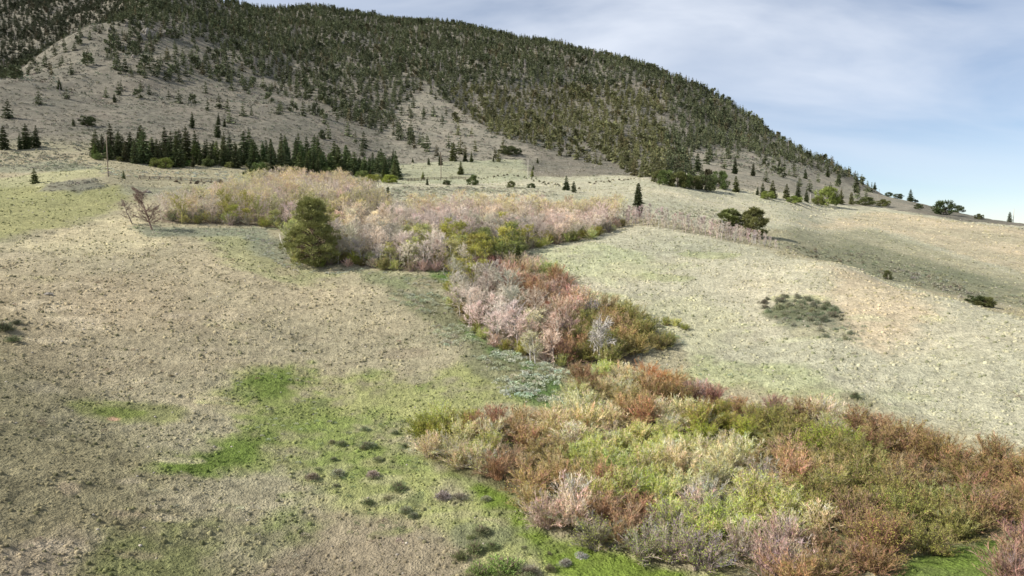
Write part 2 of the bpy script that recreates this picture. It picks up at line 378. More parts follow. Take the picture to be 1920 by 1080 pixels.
# ------------------------------------------------------------------ materials
def new_mat(name):
    m = bpy.data.materials.new(name); m.use_nodes = True
    nt = m.node_tree; b = nt.nodes['Principled BSDF']
    b.inputs['Roughness'].default_value = 0.9
    b.inputs['Specular IOR Level'].default_value = 0.15
    return m, nt, b
def veg_mat(name, transl=0.0, rough=0.75, var=0.35, noise_scale=0.0):
    """plant tissue: painted plant colour x the plant's own tint x a random shade per plant"""
    m, nt, b = new_mat(name)
    b.inputs['Roughness'].default_value = rough
    at = nt.nodes.new('ShaderNodeAttribute'); at.attribute_name = 'Col'
    oi = nt.nodes.new('ShaderNodeObjectInfo')
    mu = nt.nodes.new('ShaderNodeMix'); mu.data_type = 'RGBA'; mu.blend_type = 'MULTIPLY'; mu.inputs['Factor'].default_value = 1
    nt.links.new(at.outputs['Color'], mu.inputs['A']); nt.links.new(oi.outputs['Color'], mu.inputs['B'])
    mr = nt.nodes.new('ShaderNodeMapRange'); mr.inputs['To Min'].default_value = 1 - var / 2; mr.inputs['To Max'].default_value = 1 + var / 2
    nt.links.new(oi.outputs['Random'], mr.inputs['Value'])
    sc = nt.nodes.new('ShaderNodeVectorMath'); sc.operation = 'SCALE'
    nt.links.new(mu.outputs['Result'], sc.inputs[0]); nt.links.new(mr.outputs[0], sc.inputs['Scale'])
    src = sc.outputs[0]
    if noise_scale:
        ge = nt.nodes.new('ShaderNodeNewGeometry')
        no = nt.nodes.new('ShaderNodeTexNoise'); no.inputs['Scale'].default_value = noise_scale; no.inputs['Detail'].default_value = 3
        nt.links.new(ge.outputs['Position'], no.inputs['Vector'])
        m2 = nt.nodes.new('ShaderNodeMapRange'); m2.inputs['From Min'].default_value = 0.3; m2.inputs['From Max'].default_value = 0.7
        m2.inputs['To Min'].default_value = 0.7; m2.inputs['To Max'].default_value = 1.3
        nt.links.new(no.outputs['Fac'], m2.inputs['Value'])
        s2 = nt.nodes.new('ShaderNodeVectorMath'); s2.operation = 'SCALE'
        nt.links.new(src, s2.inputs[0]); nt.links.new(m2.outputs[0], s2.inputs['Scale'])
        src = s2.outputs[0]
    nt.links.new(src, b.inputs['Base Color'])
    if transl:
        tr = nt.nodes.new('ShaderNodeBsdfTranslucent'); nt.links.new(src, tr.inputs['Color'])
        ad = nt.nodes.new('ShaderNodeMixShader'); ad.inputs[0].default_value = transl
        nt.links.new(b.outputs[0], ad.inputs[1]); nt.links.new(tr.outputs[0], ad.inputs[2])
        nt.links.new(ad.outputs[0], nt.nodes['Material Output'].inputs[0])
    return m
M_LEAF = veg_mat('leaf', 0.22, 0.7)
M_TWIG = veg_mat('twig', 0.0, 0.8)
M_BARK = veg_mat('bark', 0.0, 0.9, 0.2, 3.0)
M_NEEDLE = veg_mat('needle', 0.12, 0.7)
M_NEEDLE_MASS = veg_mat('needle_mass', 0.0, 0.8, 0.0)
M_GRASS = veg_mat('dry_grass', 0.06, 0.9, 0.0)
M_SAGE = veg_mat('sage_leaf', 0.15, 0.8, 0.0)
M_ROCK, nt, b = new_mat('rock')
no = nt.nodes.new('ShaderNodeTexNoise'); no.inputs['Scale'].default_value = 0.6; no.inputs['Detail'].default_value = 8
ge = nt.nodes.new('ShaderNodeNewGeometry'); nt.links.new(ge.outputs['Position'], no.inputs['Vector'])
rr_ = nt.nodes.new('ShaderNodeValToRGB')
rr_.color_ramp.elements[0].position = 0.32; rr_.color_ramp.elements[0].color = (0.16, 0.145, 0.12, 1)
rr_.color_ramp.elements[1].position = 0.68; rr_.color_ramp.elements[1].color = (0.42, 0.38, 0.33, 1)
nt.links.new(no.outputs['Fac'], rr_.inputs[0]); nt.links.new(rr_.outputs[0], b.inputs['Base Color'])
bu = nt.nodes.new('ShaderNodeBump'); bu.inputs['Distance'].default_value = 0.3; bu.inputs['Strength'].default_value = 0.8
nt.links.new(no.outputs['Fac'], bu.inputs['Height']); nt.links.new(bu.outputs[0], b.inputs['Normal'])
M_WOOD, nt, b = new_mat('weathered_wood')
wv = nt.nodes.new('ShaderNodeTexNoise'); wv.inputs['Scale'].default_value = 8; wv.inputs['Detail'].default_value = 5
tcw = nt.nodes.new('ShaderNodeTexCoord'); mpw = nt.nodes.new('ShaderNodeMapping'); mpw.inputs['Scale'].default_value = (4, 4, 0.3)
nt.links.new(tcw.outputs['Object'], mpw.inputs[0]); nt.links.new(mpw.outputs[0], wv.inputs['Vector'])
rw = nt.nodes.new('ShaderNodeValToRGB')
rw.color_ramp.elements[0].position = 0.3; rw.color_ramp.elements[0].color = (0.07, 0.055, 0.04, 1)
rw.color_ramp.elements[1].position = 0.7; rw.color_ramp.elements[1].color = (0.22, 0.18, 0.135, 1)
nt.links.new(wv.outputs['Fac'], rw.inputs[0]); nt.links.new(rw.outputs[0], b.inputs['Base Color'])

M_GND, nt, b = new_mat('hillside_ground')
b.inputs['Roughness'].default_value = 0.95; b.inputs['Specular IOR Level'].default_value = 0.05
at = nt.nodes.new('ShaderNodeAttribute'); at.attribute_name = 'Col'
ge = nt.nodes.new('ShaderNodeNewGeometry')
def gn(scale, det, rough=0.6):
    n = nt.nodes.new('ShaderNodeTexNoise'); n.inputs['Scale'].default_value = scale
    n.inputs['Detail'].default_value = det; n.inputs['Roughness'].default_value = rough
    nt.links.new(ge.outputs['Position'], n.inputs['Vector']); return n
na, nb_, nc = gn(1.7, 4), gn(5.5, 3), gn(0.42, 4, 0.65)
def gm(n, lo, hi, a=0.32, c=0.68):
    m = nt.nodes.new('ShaderNodeMapRange'); m.inputs['From Min'].default_value = a; m.inputs['From Max'].default_value = c
    m.inputs['To Min'].default_value = lo; m.inputs['To Max'].default_value = hi
    nt.links.new(n.outputs['Fac'], m.inputs['Value']); return m
ma, mb, mc = gm(na, 0.70, 1.26), gm(nb_, 0.78, 1.18), gm(nc, 0.80, 1.18)
p1 = nt.nodes.new('ShaderNodeMath'); p1.operation = 'MULTIPLY'; nt.links.new(ma.outputs[0], p1.inputs[0]); nt.links.new(mb.outputs[0], p1.inputs[1])
p2 = nt.nodes.new('ShaderNodeMath'); p2.operation = 'MULTIPLY'; nt.links.new(p1.outputs[0], p2.inputs[0]); nt.links.new(mc.outputs[0], p2.inputs[1])
sc = nt.nodes.new('ShaderNodeVectorMath'); sc.operation = 'SCALE'
nt.links.new(at.outputs['Color'], sc.inputs[0]); nt.links.new(p2.outputs[0], sc.inputs['Scale'])
nt.links.new(sc.outputs[0], b.inputs['Base Color'])
bu = nt.nodes.new('ShaderNodeBump'); bu.inputs['Strength'].default_value = 0.9; bu.inputs['Distance'].default_value = 0.35
nt.links.new(p2.outputs[0], bu.inputs['Height']); nt.links.new(bu.outputs[0], b.inputs['Normal'])

# ------------------------------------------------------------------ mesh helpers
class MB:
    """collects triangles with a colour per vertex; build() links them as ONE mesh object"""
    def __init__(self): self.V = []; self.F = []; self.C = []; self.n = 0
    def add(self, V, Fc, C):
        V = np.asarray(V, float).reshape(-1, 3); C = np.asarray(C, float)
        if C.ndim == 1: C = np.tile(C, (len(V), 1))
        self.V.append(V); self.F.append(np.asarray(Fc, np.int64).reshape(-1, 3) + self.n); self.C.append(C); self.n += len(V)
    def arrays(self): return np.concatenate(self.V), np.concatenate(self.F), np.concatenate(self.C)
    def mesh(self, name, mat, smooth=False): return tri_mesh(name, *self.arrays(), mat, smooth)
def tri_mesh(name, V, Fc, C, mat, smooth=False):
    me = bpy.data.meshes.new(name)
    nv, nf = len(V), len(Fc)
    me.vertices.add(nv); me.vertices.foreach_set('co', np.ascontiguousarray(V, np.float32).ravel())
    me.loops.add(nf * 3); me.loops.foreach_set('vertex_index', np.ascontiguousarray(Fc, np.int32).ravel())
    me.polygons.add(nf); me.polygons.foreach_set('loop_start', np.arange(0, nf * 3, 3, dtype=np.int32))
    if smooth: me.polygons.foreach_set('use_smooth', np.ones(nf, bool))
    a = me.attributes.new('Col', 'FLOAT_COLOR', 'POINT')
    c4 = np.ones((nv, 4), np.float32); c4[:, :3] = C
    a.data.foreach_set('color', c4.ravel())
    me.materials.append(mat)
    me.update(calc_edges=True)
    return me
def link(name, me, parent=None, loc=None, rz=0, s=1):
    o = bpy.data.objects.new(name, me); COL.objects.link(o)
    if parent: o.parent = parent
    if loc is not None: o.location = loc
    o.rotation_euler = (0, 0, rz); o.scale = (s, s, s)
    return o
def tagit(o, label=None, cat=None, group=None, kind=None):
    if label: o['label'] = label
    if cat: o['category'] = cat
    if group: o['group'] = group
    if kind: o['kind'] = kind
    return o
def unit(a): return a / np.maximum(np.linalg.norm(a, axis=-1, keepdims=True), 1e-9)
def rperp(d, g):
    r = g.normal(size=d.shape); r -= d * (r * d).sum(-1, keepdims=True); return unit(r)
def blades(mb, base, d, L, W, col, g):
    """N tapering blades (one triangle each)"""
    n = len(base); p = rperp(d, g)
    L = np.broadcast_to(L, (n,))[:, None]; W = np.broadcast_to(W, (n,))[:, None]
    V = np.stack([base - p * W / 2, base + p * W / 2, base + d * L], 1)
    C = np.repeat(np.broadcast_to(col, (n, 3)), 3, 0)
    mb.add(V, np.arange(3 * n), C)
def leaves(mb, c, size, col, g, up=0.3):
    n = len(c); nn = g.normal(size=(n, 3)); nn[:, 2] = np.abs(nn[:, 2]) + up; nn = unit(nn)
    a = rperp(nn, g); b_ = np.cross(nn, a)
    s = np.broadcast_to(size, (n,))[:, None]
    V = np.stack([c - a * s * .5, c + b_ * s * .32, c + a * s * .5, c - b_ * s * .32], 1)
    i = np.arange(n)[:, None] * 4
    mb.add(V, np.concatenate([i + [0, 1, 2], i + [0, 2, 3]]), np.repeat(np.broadcast_to(col, (n, 3)), 4, 0))
def tube(mb, pts, rad, col, sides=5):
    pts = np.asarray(pts, float); k = len(pts)
    rad = np.broadcast_to(rad, (k,))
    t = unit(np.gradient(pts, axis=0))
    ref = np.where(np.abs(t[:, 2:3]) > 0.9, [[1.0, 0, 0]], [[0, 0, 1.0]])
    a = unit(np.cross(t, ref)); b_ = np.cross(t, a)
    q = np.linspace(0, 2 * math.pi, sides, endpoint=False)
    V = pts[:, None] + rad[:, None, None] * (np.cos(q)[None, :, None] * a[:, None] + np.sin(q)[None, :, None] * b_[:, None])
    Fc = []
    for i in range(k - 1):
        for j in range(sides):
            p0 = i * sides + j; p1 = i * sides + (j + 1) % sides
            Fc += [(p0, p1, p1 + sides), (p0, p1 + sides, p0 + sides)]
    Fc += [((k - 1) * sides, (k - 1) * sides + j, (k - 1) * sides + j + 1) for j in range(1, sides - 1)]
    mb.add(V.reshape(-1, 3), Fc, col)
def shade(n, g, s=0.2): return np.clip(1 + g.normal(size=(n, 1)) * s, 0.4, 1.7)

# ---- ground sheet
idx = np.arange(NA * NR).reshape(NA, NR)
q0, q1, q2, q3 = idx[:-1, :-1].ravel(), idx[1:, :-1].ravel(), idx[1:, 1:].ravel(), idx[:-1, 1:].ravel()
Fg = np.concatenate([np.stack([q0, q1, q2], 1), np.stack([q0, q2, q3], 1)])
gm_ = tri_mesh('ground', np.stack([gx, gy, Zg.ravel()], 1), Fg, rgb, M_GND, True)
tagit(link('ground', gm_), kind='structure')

# ------------------------------------------------------------------ plant builders (each returns meshes for the parts)
WHITE = np.array([1.0, 1.0, 1.0])
def willow(seed, H=3.0, spread=1.75, nst=46, tw=13, nleaf=1500, upright=0.0):
    g = np.random.default_rng(seed)
    st = MB(); lf = MB()
    tw_c = []; tw_b = []; tw_d = []
    for i in range(nst):
        a = g.uniform(0, 2 * math.pi); lean = g.uniform(0.05, 1.0) ** 0.75 * (1 - 0.5 * upright)
        h = H * g.uniform(0.62, 1.06) * (1 - 0.36 * lean ** 2)
        ro = spread * lean * g.uniform(0.7, 1.1)
        if i % 4 == 0: h = H * g.uniform(0.18, 0.5); ro = spread * g.uniform(0.75, 1.1)
        t = np.linspace(0, 1, 6)
        bx, by = 0.35 * math.cos(a + g.normal()), 0.35 * math.sin(a + g.normal())
        wob = np.cumsum(g.normal(size=(6, 2)) * 0.05 * H / 3, 0)
        P = np.stack([bx + math.cos(a) * ro * t ** 1.25 + wob[:, 0], by + math.sin(a) * ro * t ** 1.25 + wob[:, 1], h * t ** 0.92], 1)
        P[0, 2] = -0.25
        hue = np.array([1 + g.normal() * .10, 1 + g.normal() * .04, 1 + g.normal() * .12]); lum_ = g.uniform(.7, 1.25)
        tube(st, P, np.linspace(0.034, 0.012, 6) * H / 3, WHITE * g.uniform(0.75, 1.25), 3); tw_c.append(np.tile(hue * lum_, (tw, 1)))
        k = tw; s = g.uniform(0.16, 1, k); j = np.minimum((s * 5).astype(int), 4); f = (s * 5 - j)[:, None]
        b0 = P[j] * (1 - f) + P[j + 1] * f
        dd = unit(P[j + 1] - P[j]); dd = unit(dd + rperp(dd, g) * g.uniform(0.3, 0.95, (k, 1)) + [0, 0, 0.35])
        tw_b.append(b0); tw_d.append(dd)
    B = np.concatenate(tw_b); D = np.concatenate(tw_d); n = len(B)
    L = g.uniform(0.3, 0.75, n) * H / 3; TC = np.concatenate(tw_c)
    blades(st, B, D, L, 0.032 * H / 3, TC * shade(n, g, .22), g)
    B2 = np.repeat(B + D * (L * 0.4)[:, None], 3, 0); D2 = np.repeat(D, 3, 0); D2 = unit(D2 + rperp(D2, g) * g.uniform(0.3, 0.9, (len(D2), 1)) + [0, 0, .25])
    blades(st, B2, D2, g.uniform(0.18, 0.42, len(B2)) * H / 3, 0.025 * H / 3, np.repeat(TC, 3, 0) * shade(len(B2), g, .22), g)
    if nleaf:
        pick = g.integers(0, n, nleaf)
        c = B[pick] + D[pick] * (L[pick] * g.uniform(0.15, 1.1, nleaf))[:, None] + g.normal(size=(nleaf, 3)) * 0.06
        leaves(lf, c, g.uniform(0.05, 0.115, nleaf), WHITE * shade(nleaf, g, .22), g)
    return st, lf
def aspen(seed, H=6.5, W=2.1, limbs=15, nleaf=900, trunks=1, fine=11):
    g = np.random.default_rng(seed)
    tr = MB(); cr = MB(); B = []; D = []
    for q in range(trunks):
        off = g.normal(size=2) * 0.5 * (trunks > 1); ln = g.normal(size=2) * 0.35
        t = np.linspace(0, 1, 7); wob = np.cumsum(g.normal(size=(7, 2)) * 0.07, 0)
        hh = H * g.uniform(0.8, 1.0) if q else H
        P = np.stack([off[0] + ln[0] * t + wob[:, 0], off[1] + ln[1] * t + wob[:, 1], hh * t], 1); P[0, 2] = -0.35
        tube(tr, P, np.linspace(0.10, 0.02, 7) * H / 6.5, WHITE, 5)
        for i in range(limbs):
            s = g.uniform(0.10, 0.97); j = min(int(s * 6), 5); f = s * 6 - j
            b0 = P[j] * (1 - f) + P[j + 1] * f
            a = g.uniform(0, 2 * math.pi); prof = math.sin(math.pi * min(1, (s * 0.95 + 0.08)) ** 0.85) * 0.75 + 0.3
            L = W * prof * g.uniform(0.7, 1.15); el = g.uniform(0.35, 0.95)
            d = np.array([math.cos(a) * math.cos(el), math.sin(a) * math.cos(el), math.sin(el)])
            tt = np.linspace(0, 1, 4)[:, None]
            LP = b0 + d * L * tt + np.array([0, 0, 0.35]) * L * tt ** 2 + np.concatenate([np.zeros((1, 3)), g.normal(size=(3, 3)) * 0.07])
            tube(tr, LP, np.linspace(0.032, 0.012, 4) * H / 6.5, WHITE * 0.92, 3)
            k = 8; ss = g.uniform(0.2, 1, k); jj = np.minimum((ss * 3).astype(int), 2); ff = (ss * 3 - jj)[:, None]
            bb = LP[jj] * (1 - ff) + LP[jj + 1] * ff
            dd = unit(np.tile(d, (k, 1)) + g.normal(size=(k, 3)) * 0.6 + [0, 0, .45])
            B.append(bb); D.append(dd)
    B = np.concatenate(B); D = np.concatenate(D); n = len(B); L = g.uniform(0.4, 1.0, n) * W / 2.1
    blades(cr, B, D, L, 0.05, WHITE * shade(n, g, .15), g)
    B2 = np.repeat(B, fine, 0) + np.repeat(D * L[:, None], fine, 0) * g.uniform(0.15, 1, (n * fine, 1)); D2 = unit(np.repeat(D, fine, 0) + g.normal(size=(n * fine, 3)) * 0.55 + [0, 0, .25])
    blades(cr, B2, D2, g.uniform(0.2, 0.55, n * fine), 0.044, WHITE * shade(n * fine, g, .18), g)
    if nleaf:
        p = g.integers(0, len(B2), nleaf)
        leaves(cr, B2[p] + D2[p] * g.uniform(0, .5, (nleaf, 1)), g.uniform(0.12, 0.24, nleaf), np.array([1.05, 1.1, 0.55]) * shade(nleaf, g, .2), g)
    return tr, cr
def conifer(seed, H=12, Rm=2.4, levels=22, per=9, sprays=6, skirt=0.05, top=0.9, bw=0.55, drop=0.35, gap=0.0):
    """spruce or fir: whorls of drooping branches, each a fan of needle sprays"""
    g = np.random.default_rng(seed); tr = MB(); cr = MB()
    lean = g.normal(size=2) * 0.02 * H
    t = np.linspace(0, 1, 5)
    tube(tr, np.stack([lean[0] * t ** 2, lean[1] * t ** 2, H * 0.97 * t - 0.4 * (t == 0)], 1), np.linspace(0.017 * H, 0.004 * H, 5), WHITE, 5)
    for i in range(levels):
        s = skirt + (0.985 - skirt) * (i + g.uniform(-.3, .3)) / (levels - 1); s = min(max(s, skirt), 0.985)
        r = Rm * (1 - s) ** top * g.uniform(0.72, 1.12) + 0.10
        if s < skirt + 0.1: r *= 0.8
        a0 = g.uniform(0, 6.28); k = max(4, int(per * (0.55 + 0.45 * (1 - s))))
        for q in range(k):
            if gap and g.random() < gap: continue
            a = a0 + q * 6.283 / k + g.normal() * 0.2; rr2 = r * g.uniform(0.65, 1.12)
            ax = np.array([math.cos(a), math.sin(a), -drop * g.uniform(0.4, 1.4) + 0.5 * s]); ax /= np.linalg.norm(ax)
            f = np.linspace(0.12, 1, sprays)[:, None]
            base = np.array([lean[0] * s * s, lean[1] * s * s, s * H]) + ax * rr2 * f * 0.8
            base = base + g.normal(size=base.shape) * 0.03 * H / 12
            d = unit(np.tile(ax, (sprays, 1)) + g.normal(size=(sprays, 3)) * [0.5, 0.5, 0.22])
            tint = WHITE * (g.uniform(0.72, 1.25) * (0.92 + 0.2 * s))
            blades(cr, base, d, rr2 * 0.42 + 0.14, bw * (0.45 + 0.55 * (1 - s)), tint * shade(sprays, g, .12), g)
    k = 8
    blades(cr, np.tile([lean[0], lean[1], H * 0.93], (k, 1)), unit(g.normal(size=(k, 3)) * .3 + [0, 0, 1]), H * 0.07, 0.12, WHITE, g)
    return tr, cr
def round_tree(seed, H=11, W=4.0, clumps=34, per=150, base=0.12, bl=0.55, bw=0.16, flat=0.75, topw=0.6, cone=False, cmin=.2, cmax=.36):
    """limber pine, juniper or broad shrub: trunk forking into limbs, a needle clump on each limb"""
    g = np.random.default_rng(seed); tr = MB(); cr = MB()
    t = np.linspace(0, 1, 5); wob = np.cumsum(g.normal(size=(5, 2)) * 0.03 * H / 5, 0)
    P = np.stack([wob[:, 0], wob[:, 1], H * 0.8 * t], 1); P[0, 2] = -0.4
    tube(tr, P, np.linspace(0.030, 0.010, 5) * H, WHITE, 6)
    for i in range(clumps):
        s = base + (1 - base) * ((i + g.uniform(0, 1)) / clumps)
        a = g.uniform(0, 6.283); prof = math.sin(math.pi * min(0.98, 0.22 + 0.74 * s)) ** topw
        prof = (min(1, (s + .08) / .3) ** .5 * (1 - max(0, s - .2) / .86) ** .62) if cone else prof
        rad = W * prof * g.uniform(0.30, 0.95) ** 0.6
        c = np.array([math.cos(a) * rad, math.sin(a) * rad, s * H * 0.93 + g.normal() * 0.02 * H])
        z0 = max(0.12 * H, c[2] * 0.72); j = min(z0 / (H * 0.8), 1) * 4; j0 = min(int(j), 3)
        b0 = P[j0] + (P[j0 + 1] - P[j0]) * (j - j0)
        tube(tr, np.stack([b0, (b0 + c) / 2 + [0, 0, 0.03 * H], c]), [0.009 * H, 0.006 * H, 0.003 * H], WHITE, 4)
        cs = W * g.uniform(cmin, cmax)
        dirs = unit(g.normal(size=(per, 3))); rr2 = cs * g.uniform(0.25, 1, (per, 1)) ** 0.5
        pos = c + dirs * rr2 * [1, 1, flat]
        pos[:, 2] = np.maximum(pos[:, 2], 0.05)
        out = unit(dirs + [0, 0, 0.7] + g.normal(size=(per, 3)) * 0.3)
        tint = WHITE * g.uniform(0.75, 1.25)
        blades(cr, pos, out, bl * g.uniform(0.6, 1.2, per), bw, tint * shade(per, g, .14), g)
    return tr, cr
def dead_tree(seed, H=8, limbs=24, lean=(0, 0), spread=2.6, tw=9):
    g = np.random.default_rng(seed); tr = MB(); br = MB()
    t = np.linspace(0, 1, 7); wob = np.cumsum(g.normal(size=(7, 2)) * 0.12, 0)
    P = np.stack([lean[0] * t + wob[:, 0], lean[1] * t + wob[:, 1], H * t], 1); P[0, 2] = -0.4
    tube(tr, P, np.linspace(0.17, 0.03, 7), WHITE, 6)
    for i in range(limbs):
        s = g.uniform(0.15, 0.98); j = min(int(s * 6), 5); b0 = P[j] + (P[j + 1] - P[j]) * (s * 6 - j)
        a = g.uniform(0, 6.283); L = spread * (1.1 - 0.75 * s) * g.uniform(0.6, 1.1); el = g.uniform(0.1, 0.8)
        d = np.array([math.cos(a) * math.cos(el), math.sin(a) * math.cos(el), math.sin(el)])
        tt = np.linspace(0, 1, 5)[:, None]
        LP = b0 + d * L * tt + np.array([0, 0, .25]) * L * tt ** 2 + np.concatenate([np.zeros((1, 3)), np.cumsum(g.normal(size=(4, 3)) * 0.09, 0)])
        tube(br, LP, np.linspace(0.055, 0.015, 5), WHITE * g.uniform(.8, 1.1), 4)
        k = tw; ss = g.uniform(.2, 1, k); jj = np.minimum((ss * 4).astype(int), 3)
        bb = LP[jj] + (LP[jj + 1] - LP[jj]) * (ss * 4 - jj)[:, None]
        dd = unit(d + g.normal(size=(k, 3)) * .7)
        blades(br, bb, dd, g.uniform(.4, 1.1, k), 0.06, WHITE * shade(k, g, .15), g)
        b3 = np.repeat(bb + dd * .3, 3, 0); d3 = unit(np.repeat(dd, 3, 0) + g.normal(size=(k * 3, 3)) * .6)
        blades(br, b3, d3, g.uniform(.3, .6, k * 3), 0.045, WHITE * shade(k * 3, g, .15), g)
    return tr, br

# ------------------------------------------------------------------ scattering helpers
class Grid:
    def __init__(self, s): self.s = s; self.d = {}
    def ok(self, x, y, r):
        k = int(math.ceil(r / self.s)); i, j = int(x // self.s), int(y // self.s)
        for a in range(i - k, i + k + 1):
            for b_ in range(j - k, j + k + 1):
                for (p, q, rq) in self.d.get((a, b_), ()):
                    if (p - x) ** 2 + (q - y) ** 2 < (min(r, rq)) ** 2: return False
        return True
    def put(self, x, y, r): self.d.setdefault((int(x // self.s), int(y // self.s)), []).append((x, y, r))
def scatter(pix, spacing, n=100000, dmin=0, g=None, tries=14, grid=None, poly=None):
    """dart-thrown spots inside a patch given by its corners on the ground"""
    g = g or rng
    P = poly or wpoly(pix, dmin)
    xs = [p[0] for p in P]; ys = [p[1] for p in P]
    area = (max(xs) - min(xs)) * (max(ys) - min(ys))
    m = int(area / spacing ** 2 * tries)
    X = g.uniform(min(xs), max(xs), m); Y = g.uniform(min(ys), max(ys), m)
    ins = in_poly(X, Y, P); X, Y = X[ins], Y[ins]
    G = grid or Grid(spacing); res = []
    for x, y in zip(X, Y):
        if G.ok(x, y, spacing):
            G.put(x, y, spacing); res.append((float(x), float(y)))
            if len(res) >= n: break
    return res
def pixel_of(x, y):
    z = float(zfun(x, y)); u, v = project(x, y, z); return float(u), float(v), z

def make_thing(kind, label, cat, group, parts, loc, rz, s, tints):
    """an Empty at the plant's foot that parents its parts"""
    root = bpy.data.objects.new(kind, None); COL.objects.link(root)
    root.location = loc; root.rotation_euler = (0, 0, rz); root.scale = (s[0], s[0], s[1]) if isinstance(s, tuple) else (s, s, s)
    root.empty_display_size = 0.2
    tagit(root, label, cat, group)
    for (pname, me), t in zip(parts, tints):
        o = bpy.data.objects.new(pname, me); COL.objects.link(o); o.parent = root
        o.color = (t[0], t[1], t[2], 1)
    return root
def jit(c, g, s=0.10, h=0.05):
    k = 1 + g.normal() * s
    return tuple(float(np.clip(q * k * (1 + g.normal() * h), 0.01, 0.95)) for q in c)

g0 = np.random.default_rng(77)
def pack(prefix, pair, mats, names):
    """turn the two builders' output into the part meshes"""
    res = []
    for mb, m, nm in zip(pair, mats, names):
        if mb.n: res.append((nm, mb.mesh(prefix + '_' + nm, m)))
    return res

# ---- willow thicket: what each stretch of the thicket looks like (seen at that spot of the photo)
TY = {
 'ygreen': ((0.36,0.30,0.12), (0.36,0.40,0.05), 2, 'yellow-green leafy'),
 'bright': ((0.30,0.26,0.12), (0.36,0.44,0.05), 2, 'bright lime-green leafy'),
 'rust':   ((0.38,0.235,0.145), (0.38,0.28,0.10), 0, 'rust-orange bare-twigged'),
 'straw':  ((0.63,0.54,0.38), (0.47,0.47,0.14), 1, 'pale straw-coloured'),
 'sgreen': ((0.58,0.54,0.31), (0.44,0.50,0.09), 2, 'straw-and-green budding'),
 'brown':  ((0.44,0.315,0.19), (0.36,0.31,0.09), 1, 'orange-brown budding'),
 'mauve':  ((0.54,0.42,0.35), (0.38,0.36,0.11), 0, 'mauve-grey bare-twigged'),
 'grey':   ((0.38,0.31,0.28), (0.32,0.36,0.08), 1, 'purple-grey twiggy'),
 'olive':  ((0.29,0.24,0.12), (0.27,0.28,0.065), 2, 'olive-gold leafy'),
 'red':    ((0.31,0.20,0.12), (0.27,0.22,0.07), 1, 'brown-red budding'),
 'maroon': ((0.31,0.175,0.14), (0.27,0.18,0.09), 0, 'maroon bare-twigged'),
 'salmon': ((0.54,0.42,0.32), (0.52,0.40,0.16), 0, 'salmon-pink bare-twigged'),
 'orange': ((0.50,0.27,0.13), (0.44,0.29,0.09), 0, 'bright orange bare-twigged'),
}
